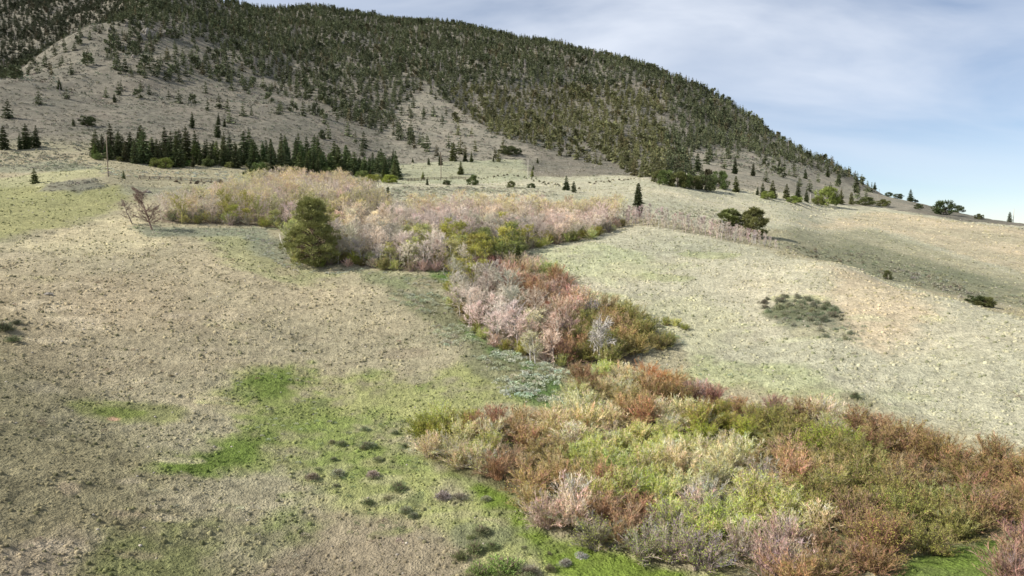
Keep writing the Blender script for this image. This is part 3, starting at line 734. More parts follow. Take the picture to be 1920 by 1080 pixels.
WA = [(790,790,'ygreen','at the left tip of the big thicket'),(850,755,'ygreen','on the upper left edge of the big thicket'),
 (905,748,'rust','on the upper left edge of the big thicket'),(970,780,'brown','behind the left end of the big thicket'),
 (870,830,'straw','near the left tip of the big thicket'),(848,882,'maroon','low on the left front edge of the big thicket'),
 (905,850,'sgreen','inside the left end of the big thicket'),(945,872,'rust','on the left front edge of the big thicket'),
 (1010,830,'brown','in the left half of the big thicket'),(1080,785,'straw','on the left back edge of the big thicket'),
 (1010,890,'brown','on the left front slope of the big thicket'),(1150,780,'straw','at the middle back of the big thicket'),
 (1150,850,'sgreen','in the middle of the pale part of the thicket'),(1250,800,'sgreen','behind the middle of the pale part'),
 (1045,930,'mauve','on the front bulge beside the green grass tongue'),(1165,935,'rust','in the dark hollow of the front bulge'),
 (1100,985,'grey','at the foot of the front bulge'),(1240,915,'sgreen','in the front middle of the thicket'),
 (1310,870,'straw','in the middle of the big thicket'),(1345,925,'mauve','in the middle front of the big thicket'),
 (1390,825,'straw','behind the middle of the big thicket'),(1430,885,'mauve','right of the middle of the big thicket'),
 (1470,925,'sgreen','right of the middle front of the big thicket'),(1200,1000,'grey','along the bottom edge left of the middle'),
 (1320,1020,'grey','along the bottom edge of the big thicket'),(1440,1010,'mauve','along the bottom edge right of the middle'),
 (1360,965,'sgreen','just above the bottom edge of the thicket'),(1530,965,'straw','above the bottom edge to the right'),
 (1490,850,'brown','beside the lime-green patch of the thicket'),(1535,810,'bright','in the lime-green patch of the thicket'),
 (1600,865,'olive','right of the lime-green patch'),(1560,905,'olive','below the lime-green patch'),(1650,920,'olive','in the lower right part of the thicket'),
 (1600,780,'red','on the back edge right of the lime-green patch'),(1690,795,'red','on the right back edge of the thicket'),(1780,840,'red','on the far right back edge of the thicket'),
 (1915,1040,'maroon','in the bottom right corner'),(1860,885,'red','at the far right of the thicket'),(1720,870,'red','in the right half of the thicket'),(1640,965,'red','in the lower right of the thicket'),
 (1780,930,'olive','in the right end of the thicket'),(1720,985,'olive','on the right bottom edge of the thicket'),(1870,960,'red','at the right end of the bottom edge'),
 (1640,1050,'bright','at the bottom right beside the wet grass'),(1560,1035,'red','at the bottom edge left of the wet grass'),
 (1100,698,'red','at the left end of the narrow dark band'),(1160,712,'straw','in the left of the narrow dark band'),(1230,694,'orange','in the left of the narrow dark band'),
 (1190,700,'maroon','in the left of the narrow dark band'),(1110,745,'straw','below the left end of the narrow dark band'),(1200,750,'brown','below the narrow dark band'),
 (1290,735,'red','in the middle of the narrow dark band'),(1340,718,'maroon','in the middle of the narrow dark band'),(1345,785,'ygreen','in the gold patch below the dark band'),
 (1400,738,'red','in the right of the narrow dark band'),(1440,780,'olive','below the right of the dark band'),(1475,748,'maroon','in the right of the narrow dark band'),
 (1525,755,'red','at the right end of the narrow dark band'),(1570,775,'straw','at the right end of the narrow dark band'),(1270,765,'straw','below the middle of the dark band'),
 (915,485,'maroon','at the top of the red streak up the draw'),(950,520,'maroon','in the red streak up the draw'),(990,530,'rust','in the red streak below the small spruce'),(970,505,'salmon','beside the small spruce'),(940,545,'brown','left of the red streak'),
 (1012,560,'rust','in the middle of the draw'),(1035,595,'salmon','in the middle of the draw'),(995,600,'olive','in the middle of the draw'),(1080,565,'salmon','on the right edge of the draw'),
 (1095,615,'olive','in the right half of the draw'),(1150,600,'brown','in the right half of the draw'),(1195,595,'olive','on the right edge of the draw'),(1050,650,'rust','low in the draw'),
 (1150,650,'olive','low in the right half of the draw'),(1100,680,'red','at the foot of the draw'),(1240,635,'olive','on the sagebrush edge right of the draw'),(1260,602,'bright','low in the sagebrush right of the draw')]
WAa = np.array([(a[0], a[1]) for a in WA], float)
willow_st = {}; NLEAF = (500, 2600, 5000)
for k in range(4):
    H = 3.0
    for lv in range(3):
        st, lf = willow(100 + k, H, 1.7, 54, 16, NLEAF[lv], upright=0.35 * (k % 2))
        if lv == 0: stm = ('stems', st.mesh('willow_stems', M_TWIG))
        willow_st[(k, lv)] = [stm, ('leaves', lf.mesh('willow_leaves', M_LEAF))]
used = set()
def put_willow(x, y, s=1.0, uvz=1.8, force=None):
    u, v, z = pixel_of(x, y); u2, v2 = project(x, y, z + uvz)
    j = WAa - [float(u2) + g0.normal() * 13, float(v2) + g0.normal() * 9]
    i = int(np.argmin((j ** 2 * [0.6, 1.6]).sum(1)))
    ty = WA[i][2]; phrase = WA[i][3]
    if g0.random() < 0.05: ty = ('mauve', 'olive', 'sgreen', 'brown', 'grey')[int(g0.integers(0, 5))]
    tw, le, lv, adj = TY[ty]
    if g0.random() < 0.15: lv = min(2, lv + 1)
    k = int(g0.integers(0, 4))
    lab = f"{adj} willow shrub {phrase}"
    sc_ = s * g0.uniform(0.8, 1.15)
    make_thing('willow_shrub', lab, 'willow', 'willows of the thicket along the draw', willow_st[(k, lv)],
               (x, y, z), g0.uniform(0, 6.28), (sc_ * 1.12, sc_ * g0.uniform(0.72, 0.98)), [jit(tw, g0), jit(le, g0)])
WG = Grid(2.0); nw = 0
THKB = [(775,838),(830,883),(905,908),(975,930),(1000,972),(1050,1003),(1180,1046),(1330,1068),(1480,1105),(1600,1085),(1690,1052),(1760,1030),(1890,1005),(2050,980),(2060,940),(1990,905),(1900,885),(1750,842),(1640,808),(1560,806),(1450,798),(1300,788),(1250,770),(1270,742),(1190,740),(1080,742),(1078,775),(1010,800),(900,792),(800,808)]
w1 = scatter(THKB, 2.12, grid=WG, g=np.random.default_rng(21))
w2 = scatter([(1270,742),(1330,752),(1480,782),(1580,796),(1560,806),(1450,798),(1300,788),(1250,770)], 1.9, grid=WG, g=np.random.default_rng(22))
w3 = scatter([(885,510),(915,525),(945,560),(975,600),(1000,640),(1040,680),(1080,692),(1190,682),(1205,650),(1220,630),(1205,612),(1180,598),(1090,568),(1045,530),(1000,500),(920,500)], 2.5, g=np.random.default_rng(23))
for (x, y) in w1 + w2: put_willow(x, y)
for (x, y) in w3: put_willow(x, y, 1.28)
for (u, v, s) in ((1240,655,1.0),(1255,648,0.8),(1225,648,.8),(1268,612,.6),(1250,610,.55),(1285,618,.5),(1915,1075,1.2),(1945,1062,1.2),(1905,1110,1.1),(1650,1075,.8),(1250,640,.7)):
    x, y, z, t = ground_at(u, v); put_willow(x, y, s)
w4 = scatter([(1072,712),(1200,710),(1270,722),(1340,740),(1330,752),(1270,745),(1080,745)], 1.9, grid=WG, g=np.random.default_rng(24))
for (x, y) in w4: put_willow(x, y, .95)
print('willows', len(w4), len(w1), len(w2), len(w3))

# ---- aspen groves
AT = {
 'pinkwhite': ((0.72,0.62,0.545), 'pinkish white leafless'), 'cream': ((0.75,0.65,0.51), 'cream leafless'),
 'pink': ((0.73,0.61,0.52), 'pinkish tan leafless'), 'ygr': ((0.46,0.44,0.26), 'yellow-green budding'),
 'strawa': ((0.68,0.61,0.42), 'straw-coloured budding'), 'green': ((0.25,0.27,0.12), 'green leafed'),
 'greya': ((0.52,0.47,0.39), 'grey leafless'), 'olivea': ((0.42,0.39,0.15), 'olive budding'), 'salm': ((0.70,0.55,0.43), 'salmon-tinted leafless')}
AA_ = [(530,425,'ygr','left of the tall pine'),(560,385,'pinkwhite','above the tall pine'),(620,395,'ygr','right of the tall pine'),(545,400,'pinkwhite','just left of the tall pine'),
 (650,440,'greya','right of the tall pine'),(640,475,'greya','at the front edge beside the tall pine'),(690,405,'cream','at the back of the middle grove'),
 (700,445,'greya','in the left of the middle grove'),(720,470,'pinkwhite','on the front edge of the middle grove'),(760,400,'pinkwhite','at the back of the middle grove'),
 (740,430,'greya','behind the front edge of the grove'),(800,470,'pinkwhite','on the front edge of the middle grove'),(780,440,'ygr','left of the green leafed aspens'),(830,385,'pink','at the back of the middle grove'),
 (850,410,'pinkwhite','above the green leafed aspens'),(700,490,'olivea','low on the front edge of the middle grove'),(770,495,'pinkwhite','low on the front edge of the middle grove'),(880,440,'olivea','in the centre of the middle grove'),(865,455,'ygr','below the centre of the middle grove'),(820,440,'pinkwhite','in the left centre of the grove'),(920,425,'greya','in the right centre of the grove'),(935,450,'green','near the clearing on the right'),
 (900,400,'pink','in the centre of the middle grove'),(950,385,'cream','at the back of the middle grove'),(1000,390,'pink','at the back right of the grove'),(1000,430,'greya','facing the clearing'),
 (1060,400,'pink','on the right side of the grove'),(1080,430,'pink','facing the clearing on the right'),(1140,405,'pink','at the right end of the grove'),(960,440,'olivea','facing the clearing'),
 (850,480,'pinkwhite','where the grove narrows into the draw'),(900,480,'olivea','where the grove narrows into the draw'),(640,395,'cream','right of the tall pine'),
 (330,378,'pinkwhite','behind the bare dark trees'),(350,402,'olivea','at the front left of the upper grove'),(400,372,'pink','in the left of the upper grove'),(430,402,'olivea','on the front edge of the upper grove'),
 (370,385,'pink','in the left of the upper grove'),(460,365,'pinkwhite','in the middle of the upper grove'),(480,402,'olivea','on the front edge of the upper grove'),(500,375,'pinkwhite','in the middle of the upper grove'),
 (550,350,'pink','at the back of the upper grove'),(600,360,'pinkwhite','at the back of the upper grove'),(650,335,'pink','below the conifer stand'),(540,380,'ygr','in the upper grove above the pine'),
 (640,365,'pink','below the conifer stand'),(700,375,'greya','at the right end of the upper grove'),(600,335,'pink','below the conifer stand'),
 (860,565,'pinkwhite','on the left edge of the draw'),(930,590,'pinkwhite','in the left half of the draw'),(905,635,'strawa','low on the left edge of the draw'),(955,640,'salm','low in the left half of the draw'),
 (1020,650,'salm','at the foot of the draw'),(1030,610,'salm','in the middle of the draw'),(985,560,'greya','in the red part of the draw'),(890,525,'greya','at the head of the draw'),(970,620,'strawa','in the left half of the draw')]
AAa = np.array([(a[0], a[1]) for a in AA_], float)
asp = [pack('aspen', aspen(200 + k, 6.0, 2.5, 22, (0, 300, 1900, 2900)[k % 4], trunks=1 + (k % 2), fine=13), (M_BARK, M_TWIG), ('trunk', 'crown')) for k in range(8)]
asp_lo = [aspen(230 + k, 5.8, 2.5, 17, (0, 400, 900, 900)[k], trunks=1, fine=9) for k in range(4)]
AG = Grid(2.5)
ga = np.random.default_rng(31)
pB = scatter(GRB, 2.5, grid=AG, g=ga, tries=24); pA = scatter(GRA, 2.8, grid=AG, g=ga, tries=24)
pC = scatter([(862,515),(838,560),(868,600),(925,648),(1005,682),(1070,690),(1050,660),(1000,625),(965,590),(925,545),(895,515)], 2.7, grid=AG, g=ga)
allp = sorted(pB + pA + pC, key=lambda p: math.hypot(*p))
def asp_look(x, y, z):
    u2, v2 = project(x, y, z + 3.8)
    j = AAa - [float(u2) + g0.normal() * 12, float(v2) + g0.normal() * 6]
    return AA_[int(np.argmin((j ** 2 * [0.5, 2.0]).sum(1)))]
LEVEL = {'pinkwhite': (0, 4), 'pink': (0, 4, 1), 'cream': (1, 5, 0), 'salm': (0, 4), 'greya': (4, 0), 'strawa': (1, 5, 2), 'ygr': (2, 6, 3), 'olivea': (2, 6), 'green': (3, 7)}
bake_V = []; bake_F = []; bake_C = []; bn = 0
class Bake:
    """copies of a plant written into one mesh (for masses nobody could count)"""
    def __init__(self): self.V = []; self.F = []; self.C = []; self.n = 0
    def add(self, arr, X, Y, Z, rot, s, sz, tint):
        V, Fc, C = arr; m = len(X); n = len(V)
        if m == 0: return
        c, sn = np.cos(rot)[:, None], np.sin(rot)[:, None]
        vx = (V[:, 0] * c - V[:, 1] * sn) * s[:, None] + X[:, None]
        vy = (V[:, 0] * sn + V[:, 1] * c) * s[:, None] + Y[:, None]
        vz = V[:, 2] * sz[:, None] + Z[:, None]
        self.V.append(np.stack([vx, vy, vz], -1).reshape(-1, 3).astype(np.float32))
        self.F.append((Fc[None] + (np.arange(m) * n)[:, None, None] + self.n).reshape(-1, 3).astype(np.int32))
        self.C.append((C[None] * tint[:, None, :]).reshape(-1, 3).astype(np.float32)); self.n += m * n
    def link(self, name, mat, label, cat):
        me = tri_mesh(name, np.concatenate(self.V), np.concatenate(self.F), np.concatenate(self.C), mat)
        return tagit(link(name, me), label, cat, None, 'stuff')
def cat2(pair, tint0):
    """trunk and crown as one array, the trunk already in its own colour"""
    a = pair[0].arrays(); b_ = pair[1].arrays()
    return (np.concatenate([a[0], b_[0]]), np.concatenate([a[1], b_[1] + len(a[0])]), np.concatenate([a[2] * tint0, b_[2]]))
asp_arr = [cat2(p, np.array([1.0, 1.0, 1.0])) for p in asp_lo]
rest = Bake()
for i, (x, y) in enumerate(allp):
    z = float(zfun(x, y)); a = asp_look(x, y, z)
    t = AT[a[2]][0]
    if i < 290:
        lv = LEVEL[a[2]]; me = asp[lv[int(g0.integers(0, len(lv)))]]
        s = g0.uniform(0.62, 0.98) * (1.2 if z < 19 else 1)
        bark = (0.50, 0.46, 0.40) if a[2] not in ('olivea', 'green') else (0.36, 0.33, 0.27)
        make_thing('aspen_tree', f"{AT[a[2]][1]} aspen {a[3]}", 'aspen', 'aspens of the grove', me, (x, y, z),
                   g0.uniform(0, 6.28), (s * 1.08, s * g0.uniform(0.75, 0.98)), [jit(bark, g0), jit(t, g0, .08, .03)])
    else:
        k = int(g0.integers(0, 4)); tt = np.array([jit(t, g0, .08, .03)]); s = g0.uniform(.75, 1.1)
        rest.add(asp_arr[k], np.array([x]), np.array([y]), np.array([z]), np.array([g0.uniform(0, 6.28)]), np.array([s]), np.array([s]), tt)
print('aspens', len(allp))
if rest.n: rest.link('aspen_forest', M_TWIG, 'far part of the aspen grove below the conifer stand', 'aspen grove')
# shrubs under and in front of the aspens
gu = np.random.default_rng(35)
for (P_, sp_, hs, wh) in (([(540,470),(560,492),(640,500),(760,512),(850,508),(900,508),(890,485),(760,490),(640,478)], 2.1, .85, 'front edge of middle grove'), ([(975,470),(1040,460),(1110,449),(1170,424),(1150,420),(1040,440),(975,452),(900,455),(900,475)], 2.2, .8, 'clearing side of grove'),
      ([(300,415),(400,420),(500,426),(560,442),(560,430),(480,414),(330,404)], 2.4, .85, 'front edge of upper grove'), ([(850,515),(835,560),(870,605),(930,655),(1010,685),(1070,690),(1000,660),(900,600),(870,540)], 2.4, .7, 'left side of draw'),
      ([(560,455),(740,440),(880,425),(1000,425),(1000,445),(880,480),(740,475),(600,472)], 4.0, .95, 'inside middle grove')):
    for (x, y) in scatter(P_, sp_, g=gu, n=70):
        z = float(zfun(x, y)); ty = ('olive', 'sgreen', 'grey', 'ygreen', 'grey', 'mauve')[int(gu.integers(0, 6))]; tw_, le_, lv, adj = TY[ty]
        sc_ = hs * gu.uniform(.7, 1.15)
        make_thing('undergrowth_shrub', f"{adj} shrub beneath aspens, {wh}", 'shrub', 'shrubs under the aspens', willow_st[(int(gu.integers(0, 4)), lv)],
                   (x, y, z), gu.uniform(0, 6.28), (sc_ * 1.1, sc_), [jit(tw_, gu), jit(le_, gu)])
# hedge-like row of thin saplings along the crest
sap = [pack('sapling', aspen(260 + k, 4.6, 0.75, 11, 0, 1, fine=6), (M_BARK, M_TWIG), ('trunk', 'crown')) for k in range(3)]
ps = scatter([(1168,409),(1300,431),(1400,449),(1440,458),(1462,468),(1440,466),(1380,456),(1280,439),(1170,424)], 1.5, g=np.random.default_rng(33), n=130)
for (x, y) in ps:
    u, v, z = pixel_of(x, y); k = int(g0.integers(0, 3))
    s = g0.uniform(.75, 1.05) * float(np.interp(u, [1170, 1300, 1400, 1470], [1.0, .95, .8, .45]))
    where = ['between grove and dark spruce', 'just right of the dark spruce', 'in the left half of the row', 'in the middle of the row', 'right of the middle of the row', 'left of the round evergreens', 'in front of the round evergreens', 'at the low right end of the row'][int(np.clip((u - 1170) / 38 + .4, 0, 7))]
    make_thing('aspen_sapling', f"thin pinkish bare sapling {where}", 'sapling', 'row of saplings along the crest', sap[k], (x, y, z),
               g0.uniform(0, 6.28), (s, s), [jit((0.52,0.47,0.42), g0), jit((0.50,0.43,0.37), g0)])

# ---- conifers
con = [pack('conifer', conifer(300 + k, 13, 2.9 + 0.35 * (k % 3), 24, 11, 7, top=0.7, bw=0.75, skirt=0.03), (M_BARK, M_NEEDLE), ('trunk', 'crown')) for k in range(5)]
conw = [pack('fir', conifer(320 + k, 10, 3.1, 20, 11, 6, top=0.6, bw=0.8, skirt=0.02), (M_BARK, M_NEEDLE), ('trunk', 'crown')) for k in range(3)]
con_mid_src = [conifer(340 + k, 12, 3.1 + 0.4 * (k % 3), 13, 9, 4, bw=1.35, top=0.65, skirt=0.0) if k < 5 else round_tree(344 + k, 9, 3.2, 26, 60, 0.06, 1.0, .6, .8, .45) for k in range(6)]
con_mid = [pack('hill_conifer', p, (M_BARK, M_NEEDLE), ('trunk', 'crown')) for p in con_mid_src]
con_lo = [cat2(conifer(360 + k, 12, 2.8 + 0.4 * (k % 4), 10, 8, 3, bw=1.7, top=0.7 + 0.12 * (k % 3), skirt=0.0) if k < 8 else round_tree(360 + k, 11, 3.6, 14, 16, 0.06, 1.9, 1.5, .8, .45), np.array([1.6, 1.3, 1.3])) for k in range(9)]
shr_src = [round_tree(380 + k, 3.0, 1.75, 22, 110, 0.04, 0.42, 0.13, 0.8, 0.4) for k in range(3)]
shr = [pack('shrub', p, (M_BARK, M_NEEDLE), ('stems', 'crown')) for p in shr_src]
BARKC = (0.16, 0.12, 0.09)
DK = (0.068, 0.085, 0.034); OL = (0.115, 0.125, 0.045); YG = (0.20, 0.23, 0.06); LG = (0.12, 0.155, 0.05)
ncon = 0
def tree_at(u, v, hpx, meshes, mh, tint, label, name='conifer_tree', cat='conifer', group=None, wide=1.0, dmin=0, lean=0.0):
    x, y, z, t = ground_at(u, v, dmin)
    s = hpx * t / F / mh
    me = meshes[int(g0.integers(0, len(meshes)))]
    o = make_thing(name, label, cat, group, me, (x, y, z), g0.uniform(0, 6.28), (s * wide, s), [BARKC, jit(tint, g0, .05, .03)])
    if lean: o.rotation_euler[1] = lean
    return o
# the tall pine at the grove's edge
big_pine = pack('pine', round_tree(401, 14, 6.3, 120, 190, 0.03, 0.75, 0.11, 0.5, 0.55, cone=True, cmin=.09, cmax=.22), (M_BARK, M_NEEDLE), ('trunk', 'crown'))
tree_at(588, 497, 122, [big_pine], 13.6, (0.19,0.20,0.075), 'tall broad olive-green pine standing at the left front edge of the aspen grove', 'pine_tree', 'pine', wide=0.95)
slim = [pack('slim_spruce', conifer(411, 10, 1.9, 34, 14, 6, skirt=0.01, top=0.5, bw=0.6, drop=.5), (M_BARK, M_NEEDLE), ('trunk', 'crown'))]
tree_at(1196, 405, 60, slim, 10, (0.07,0.085,0.034), 'lone tall dark columnar spruce standing in the sapling row on the crest', 'spruce_tree', 'spruce')
tree_at(1062, 357, 27, conw, 10, (0.06,0.075,0.03), 'larger of the two dark spruces side by side behind the grove', 'spruce_tree', 'spruce', dmin=225)
tree_at(1076, 361, 21, conw, 10, (0.06,0.075,0.03), 'smaller of the two dark spruces side by side behind the grove', 'spruce_tree', 'spruce', dmin=225)
tree_at(724, 393, 42, slim, 10, (0.07,0.085,0.034), 'dark leaning spruce behind the gap in the aspen groves', 'spruce_tree', 'spruce', lean=-0.09)
tree_at(971, 505, 46, slim, 10, (0.055,0.068,0.022), 'slim dark spruce at the corner where the grove meets the clearing', 'spruce_tree', 'spruce')
for (u, v, h, w_, lab) in ((1366,437,42,1.45,'left and lower of the two round evergreens at the end of the sapling row'),(1412,445,52,1.15,'right and taller of the two round evergreens at the end of the sapling row')):
    rt = pack('round_evergreen', round_tree(420 + u, 6.5, 2.5, 46, 130, 0.03, 0.55, 0.17, 0.7), (M_BARK, M_NEEDLE), ('trunk', 'crown'))
    tree_at(u, v, h, [rt], 6.4, (0.15,0.165,0.06), lab, 'round_evergreen', 'evergreen', wide=w_, dmin=175)
tree_at(1384, 440, 34, [asp[0]], 6.3, (0.58,0.46,0.40), 'bare pinkish aspen between the two round evergreens', 'aspen_tree', 'aspen', dmin=175)
# stand below the slope
st_l = scatter([(176,297),(230,304),(300,312),(345,314),(420,313),(418,299),(330,296),(250,290),(190,286)], 3.7, g=np.random.default_rng(41))
st_m = scatter([(420,313),(500,320),(560,325),(600,326),(600,306),(540,300),(418,299)], 4.0, g=np.random.default_rng(42))
st_r = scatter([(560,326),(650,327),(700,333),(744,338),(745,326),(700,312),(640,308),(560,308)], 4.0, g=np.random.default_rng(43))
for (lst, hl, hh, tint, ph, mesh, mh) in ((st_l, 7.5, 14, (0.085,0.10,0.045), 'left part', con, 13), (st_m, 7, 13.5, (0.095,0.12,0.05), 'middle part', con, 13), (st_r, 6.5, 11.5, (0.105,0.135,0.055), 'right part', conw, 10)):
    for (x, y) in lst:
        z = float(zfun(x, y)); h = g0.uniform(hl, hh) * (0.6 if g0.random() < .3 else 1)
        s = h / mh; me = mesh[int(g0.integers(0, len(mesh)))]
        young = g0.random() < 0.16
        u_ = pixel_of(x, y)[0]
        ph = ['behind the wooden pole', 'left of the yellow-green bushes', 'behind the yellow-green bushes', 'in the middle of the stand', 'left of the round green bush', 'behind the round green bush', 'right of the round green bush', 'above the upper aspen grove', 'behind the lime-green bushes', 'at the right end of the stand'][int(np.clip((u_ - 176) / 57, 0, 9))]
        make_thing('conifer_tree', (f"younger light green conifer {ph}" if young else f"tall dark conifer {ph}"),
                   'conifer', 'conifers of the stand below the slope', me, (x, y, z), g0.uniform(0, 6.28), (s * g0.uniform(.8, 1.15), s * (0.65 if young else 1)),
                   [BARKC, jit(LG if young else tint, g0, .14)])
        ncon += 1
NAMED = [
 (8,281,36,DK,'dark conifer at the left edge of the photo'),(50,279,38,DK,'left of two tall conifers close to the left edge'),(68,277,34,DK,'right of two tall conifers close to the left edge'),
 (38,280,24,DK,'short conifer beside the two tall ones near the left edge'),(65,344,23,OL,'small pointed conifer alone on the green field at the left'),(232,335,12,OL,'tiny conifer right of the wooden pole'),
 (361,240,27,DK,'dark conifer alone on the sage slope above the stand'),(410,234,20,DK,'upper conifer of the little column above the stand'),(408,258,30,DK,'lower conifer of the little column above the stand'),(421,238,14,DK,'short conifer beside the little column above the stand'),
 (138,237,12,DK,'small conifer left of the bush on the upper sage slope'),(215,192,13,DK,'dark tree alone in the middle of the sage slope'),(112,168,16,DK,'small tree alone on the upper left sage slope'),
 (850,302,34,OL,'leafy olive tree at the top of the clump on the pale flat'),(864,327,24,OL,'olive tree casting a shadow at the foot of the clump'),(884,304,20,LG,'grey-green tree right of the clump on the flat'),(872,303,18,DK,'dark tree in the middle of the clump'),
 (826,310,24,DK,'conifer behind the thin pole on the pale flat'),(804,309,13,DK,'small conifer left of the thin pole'),(774,305,9,DK,'tiny conifer on the flat right of the stand'),(737,308,26,DK,'slim conifer at the right end of the stand'),
 (793,336,14,YG,'small yellow-green conifer near the fence line'),(801,347,12,DK,'small dark conifer in front of the fence line'),(1000,319,9,DK,'tiny tree on the pale flat'),(1008,306,10,DK,'upper tiny tree on the pale flat'),
 (925,303,9,DK,'tiny leaning tree on the grey slope'),(998,331,14,YG,'slim young tree beside the curving brush line'),
 (1448,371,30,OL,'tall olive tree of the right-hand row of trees'),(1474,373,26,OL,'broad olive tree in the row at the foot of the mountain'),(1430,368,24,DK,'dark conifer in the row at the foot of the mountain'),
 (1496,378,34,DK,'dark pointed tree in the row at the foot of the mountain'),(1512,379,22,DK,'drooping dark tree right of the pointed one'),(1380,360,28,OL,'olive tree alone left of the tree row'),
 (1576,382,22,OL,'left of two small cone-shaped trees on the right'),(1596,383,20,OL,'right of two small cone-shaped trees on the right'),(1606,362,27,DK,'dark slender conifer on the lower right slope'),
 (1572,346,22,DK,'dark conifer above the tree row on the right'),(1707,377,20,DK,'small dark spire tree near the right skyline'),(1420,366,14,DK,'small dark tree left of the tree row'),
 (1308,322,34,DK,'dark broad conifer on the pale slope'),(1378,326,30,DK,'dark conifer in the middle of the pale slope'),(1412,330,24,DK,'slim conifer on the pale slope'),(1640,352,12,DK,'small conifer standing on the right skyline'),
 (1460,322,20,DK,'conifer on the upper pale slope'),(1510,335,16,DK,'small conifer right on the pale slope'),(1552,332,20,DK,'conifer under the skyline on the right'),(1893,411,15,(0.10,0.12,0.07),'lone tree on the right skyline at the photo edge')]
for (x, y) in scatter([(180,300),(300,313),(430,315),(520,324),(640,329),(742,338),(742,333),(640,324),(520,318),(430,310),(300,308),(180,296)], 4.2, g=np.random.default_rng(44), n=40):
    z = float(zfun(x, y)); hb = g0.uniform(.5, 1.1)
    make_thing('stand_shrub', 'low leafy shrub at the foot of the conifer stand', 'shrub', 'shrubs at the foot of the stand', shr[int(g0.integers(0, 3))], (x, y, z), g0.uniform(0, 6.28), (hb * 1.2, hb), [BARKC, jit(((0.24,0.25,0.13),(0.15,0.19,0.06),(0.20,0.23,0.08))[int(g0.integers(0, 3))], g0)])
for (u, v, h, t, lab) in NAMED:
    tree_at(u, v, h, conw if h < 20 or t is OL else con, 10 if h < 20 or t is OL else 13, t, lab, group=None, dmin=185)
    ncon += 1
BUSH = [(165,236,15,1.3,DK,'round bush with a long shadow on the upper sage slope'),(838,347,9,1.4,DK,'round dark bush in front of the fence line'),(886,347,18,0.9,LG,'taller green bush at the end of the brush line'),
 (958,352,12,1.1,OL,'spreading small bush behind the middle grove'),(996,353,9,1.4,DK,'low dark bush behind the middle grove'),(952,291,17,1.6,DK,'wide dark thicket on the grey slope'),(972,290,11,1.2,DK,'small bush beside the wide thicket'),
 (1550,386,31,1.0,YG,'large round yellow-green bush at the foot of the mountain'),(1622,385,13,1.9,OL,'wide low olive bush on the right'),(1655,387,11,1.6,OL,'second low bush right of the wide one'),(1722,392,8,1.3,DK,'small dark bush near the right skyline'),
 (1770,402,21,1.25,DK,'large dark round bush on the right ridge'),(1798,399,11,1.1,DK,'small bush just right of the large dark one'),(1835,411,8,1.3,OL,'low bush on the right ridge'),(1666,359,7,1.5,DK,'first dark blob bush on the skyline'),
 (1684,361,8,1.6,DK,'second dark blob bush on the skyline'),(1708,369,6,1.7,DK,'third dark blob bush on the skyline'),(1718,372,4,1.4,DK,'last tiny bush on the skyline'),(1250,347,26,1.0,LG,'first light green tree below the dark forest foot'),
 (1270,350,26,1.0,OL,'second light green tree below the dark forest foot'),(1300,354,22,1.1,OL,'third light green tree below the dark forest foot'),(1325,358,28,1.1,DK,'dark round tree below the forest foot'),(1348,354,30,.9,LG,'tall light green tree below the forest foot'),
 (1236,342,22,1.0,OL,'leftmost light green tree below the dark forest foot'),(1285,352,24,.9,LG,'pale green tree among those below the forest foot'),
 (1440,374,14,1.4,YG,'pale green shrub under the right-hand tree row'),(1488,381,12,1.8,YG,'pale shrub under the right-hand tree row'),(1534,384,14,1.2,YG,'small yellow-green shrub left of the large round one'),
 (1664,524,15,.7,OL,'lone small shrub on the crest of the right hill'),(1845,575,15,1.6,OL,'dark shrub in the gully at the far right'),(1830,572,14,1.8,DK,'low dark shrub in the gully at the right'),
 (485,331,24,.9,LG,'round bright green bush in front of the conifer stand'),(465,334,14,1.0,OL,'small bush left of the round green one'),(310,315,16,1.2,YG,'pale green bush at the left front of the stand'),(295,313,14,1.2,YG,'yellow-green bush at the left front of the stand'),
 (372,371,14,1.1,OL,'small rounded bush at the upper left of the grove'),(730,343,14,1.8,(0.30,0.36,0.07),'lime-green bush at the right end of the stand'),(700,340,12,1.9,(0.30,0.34,0.08),'low lime-green bush under the stand'),
 (60,275,14,1.2,DK,'bush between the conifers near the left edge'),(1196,404,10,1.3,(0.12,0.08,0.06),'dark brown bush at the foot of the columnar spruce'),(600,500,16,1.0,YG,'yellow-green bush at the foot of the tall pine')]
for (u, v, h, w_, t, lab) in BUSH:
    tree_at(u, v, h, shr, 3.0, t, lab, 'bush', 'bush', wide=w_, dmin=0 if v > 400 else 185)
# dark low shrubs
def dome(seed, n=420, R_=1.0, H_=3.0):
    g = np.random.default_rng(seed); st = MB(); cr = MB()
    nb = 7; off = [(g.normal() * .45, g.normal() * .45, g.uniform(.55, 1)) for _ in range(nb)]
    for (ox, oy, hs) in off:
        for q in range(9):
            a = g.uniform(0, 6.28); r = R_ * g.uniform(.3, .9)
            tube(st, [(ox * .3, oy * .3, -.1), (ox * .7 + math.cos(a) * r * .4, oy * .7 + math.sin(a) * r * .4, H_ * hs * .5), (ox + math.cos(a) * r, oy + math.sin(a) * r, H_ * hs * g.uniform(.6, .95))], [.06, .045, .025], WHITE, 3)
        m_ = n // nb * 3
        d = unit(g.normal(size=(m_, 3))); d[:, 2] = np.abs(d[:, 2])
        c = d * g.uniform(.3, 1, (m_, 1)) ** .5 * [R_, R_, H_ * hs * .9] + [ox, oy, 0]
        blades(cr, c, unit(d * [1, 1, .6] + [0, 0, .9] + g.normal(size=(m_, 3)) * .35), H_ * .16 * g.uniform(.6, 1.2, m_), .085, WHITE * g.uniform(.8, 1.15) * shade(m_, g, .2), g)
    return st, cr
shr_b = shr
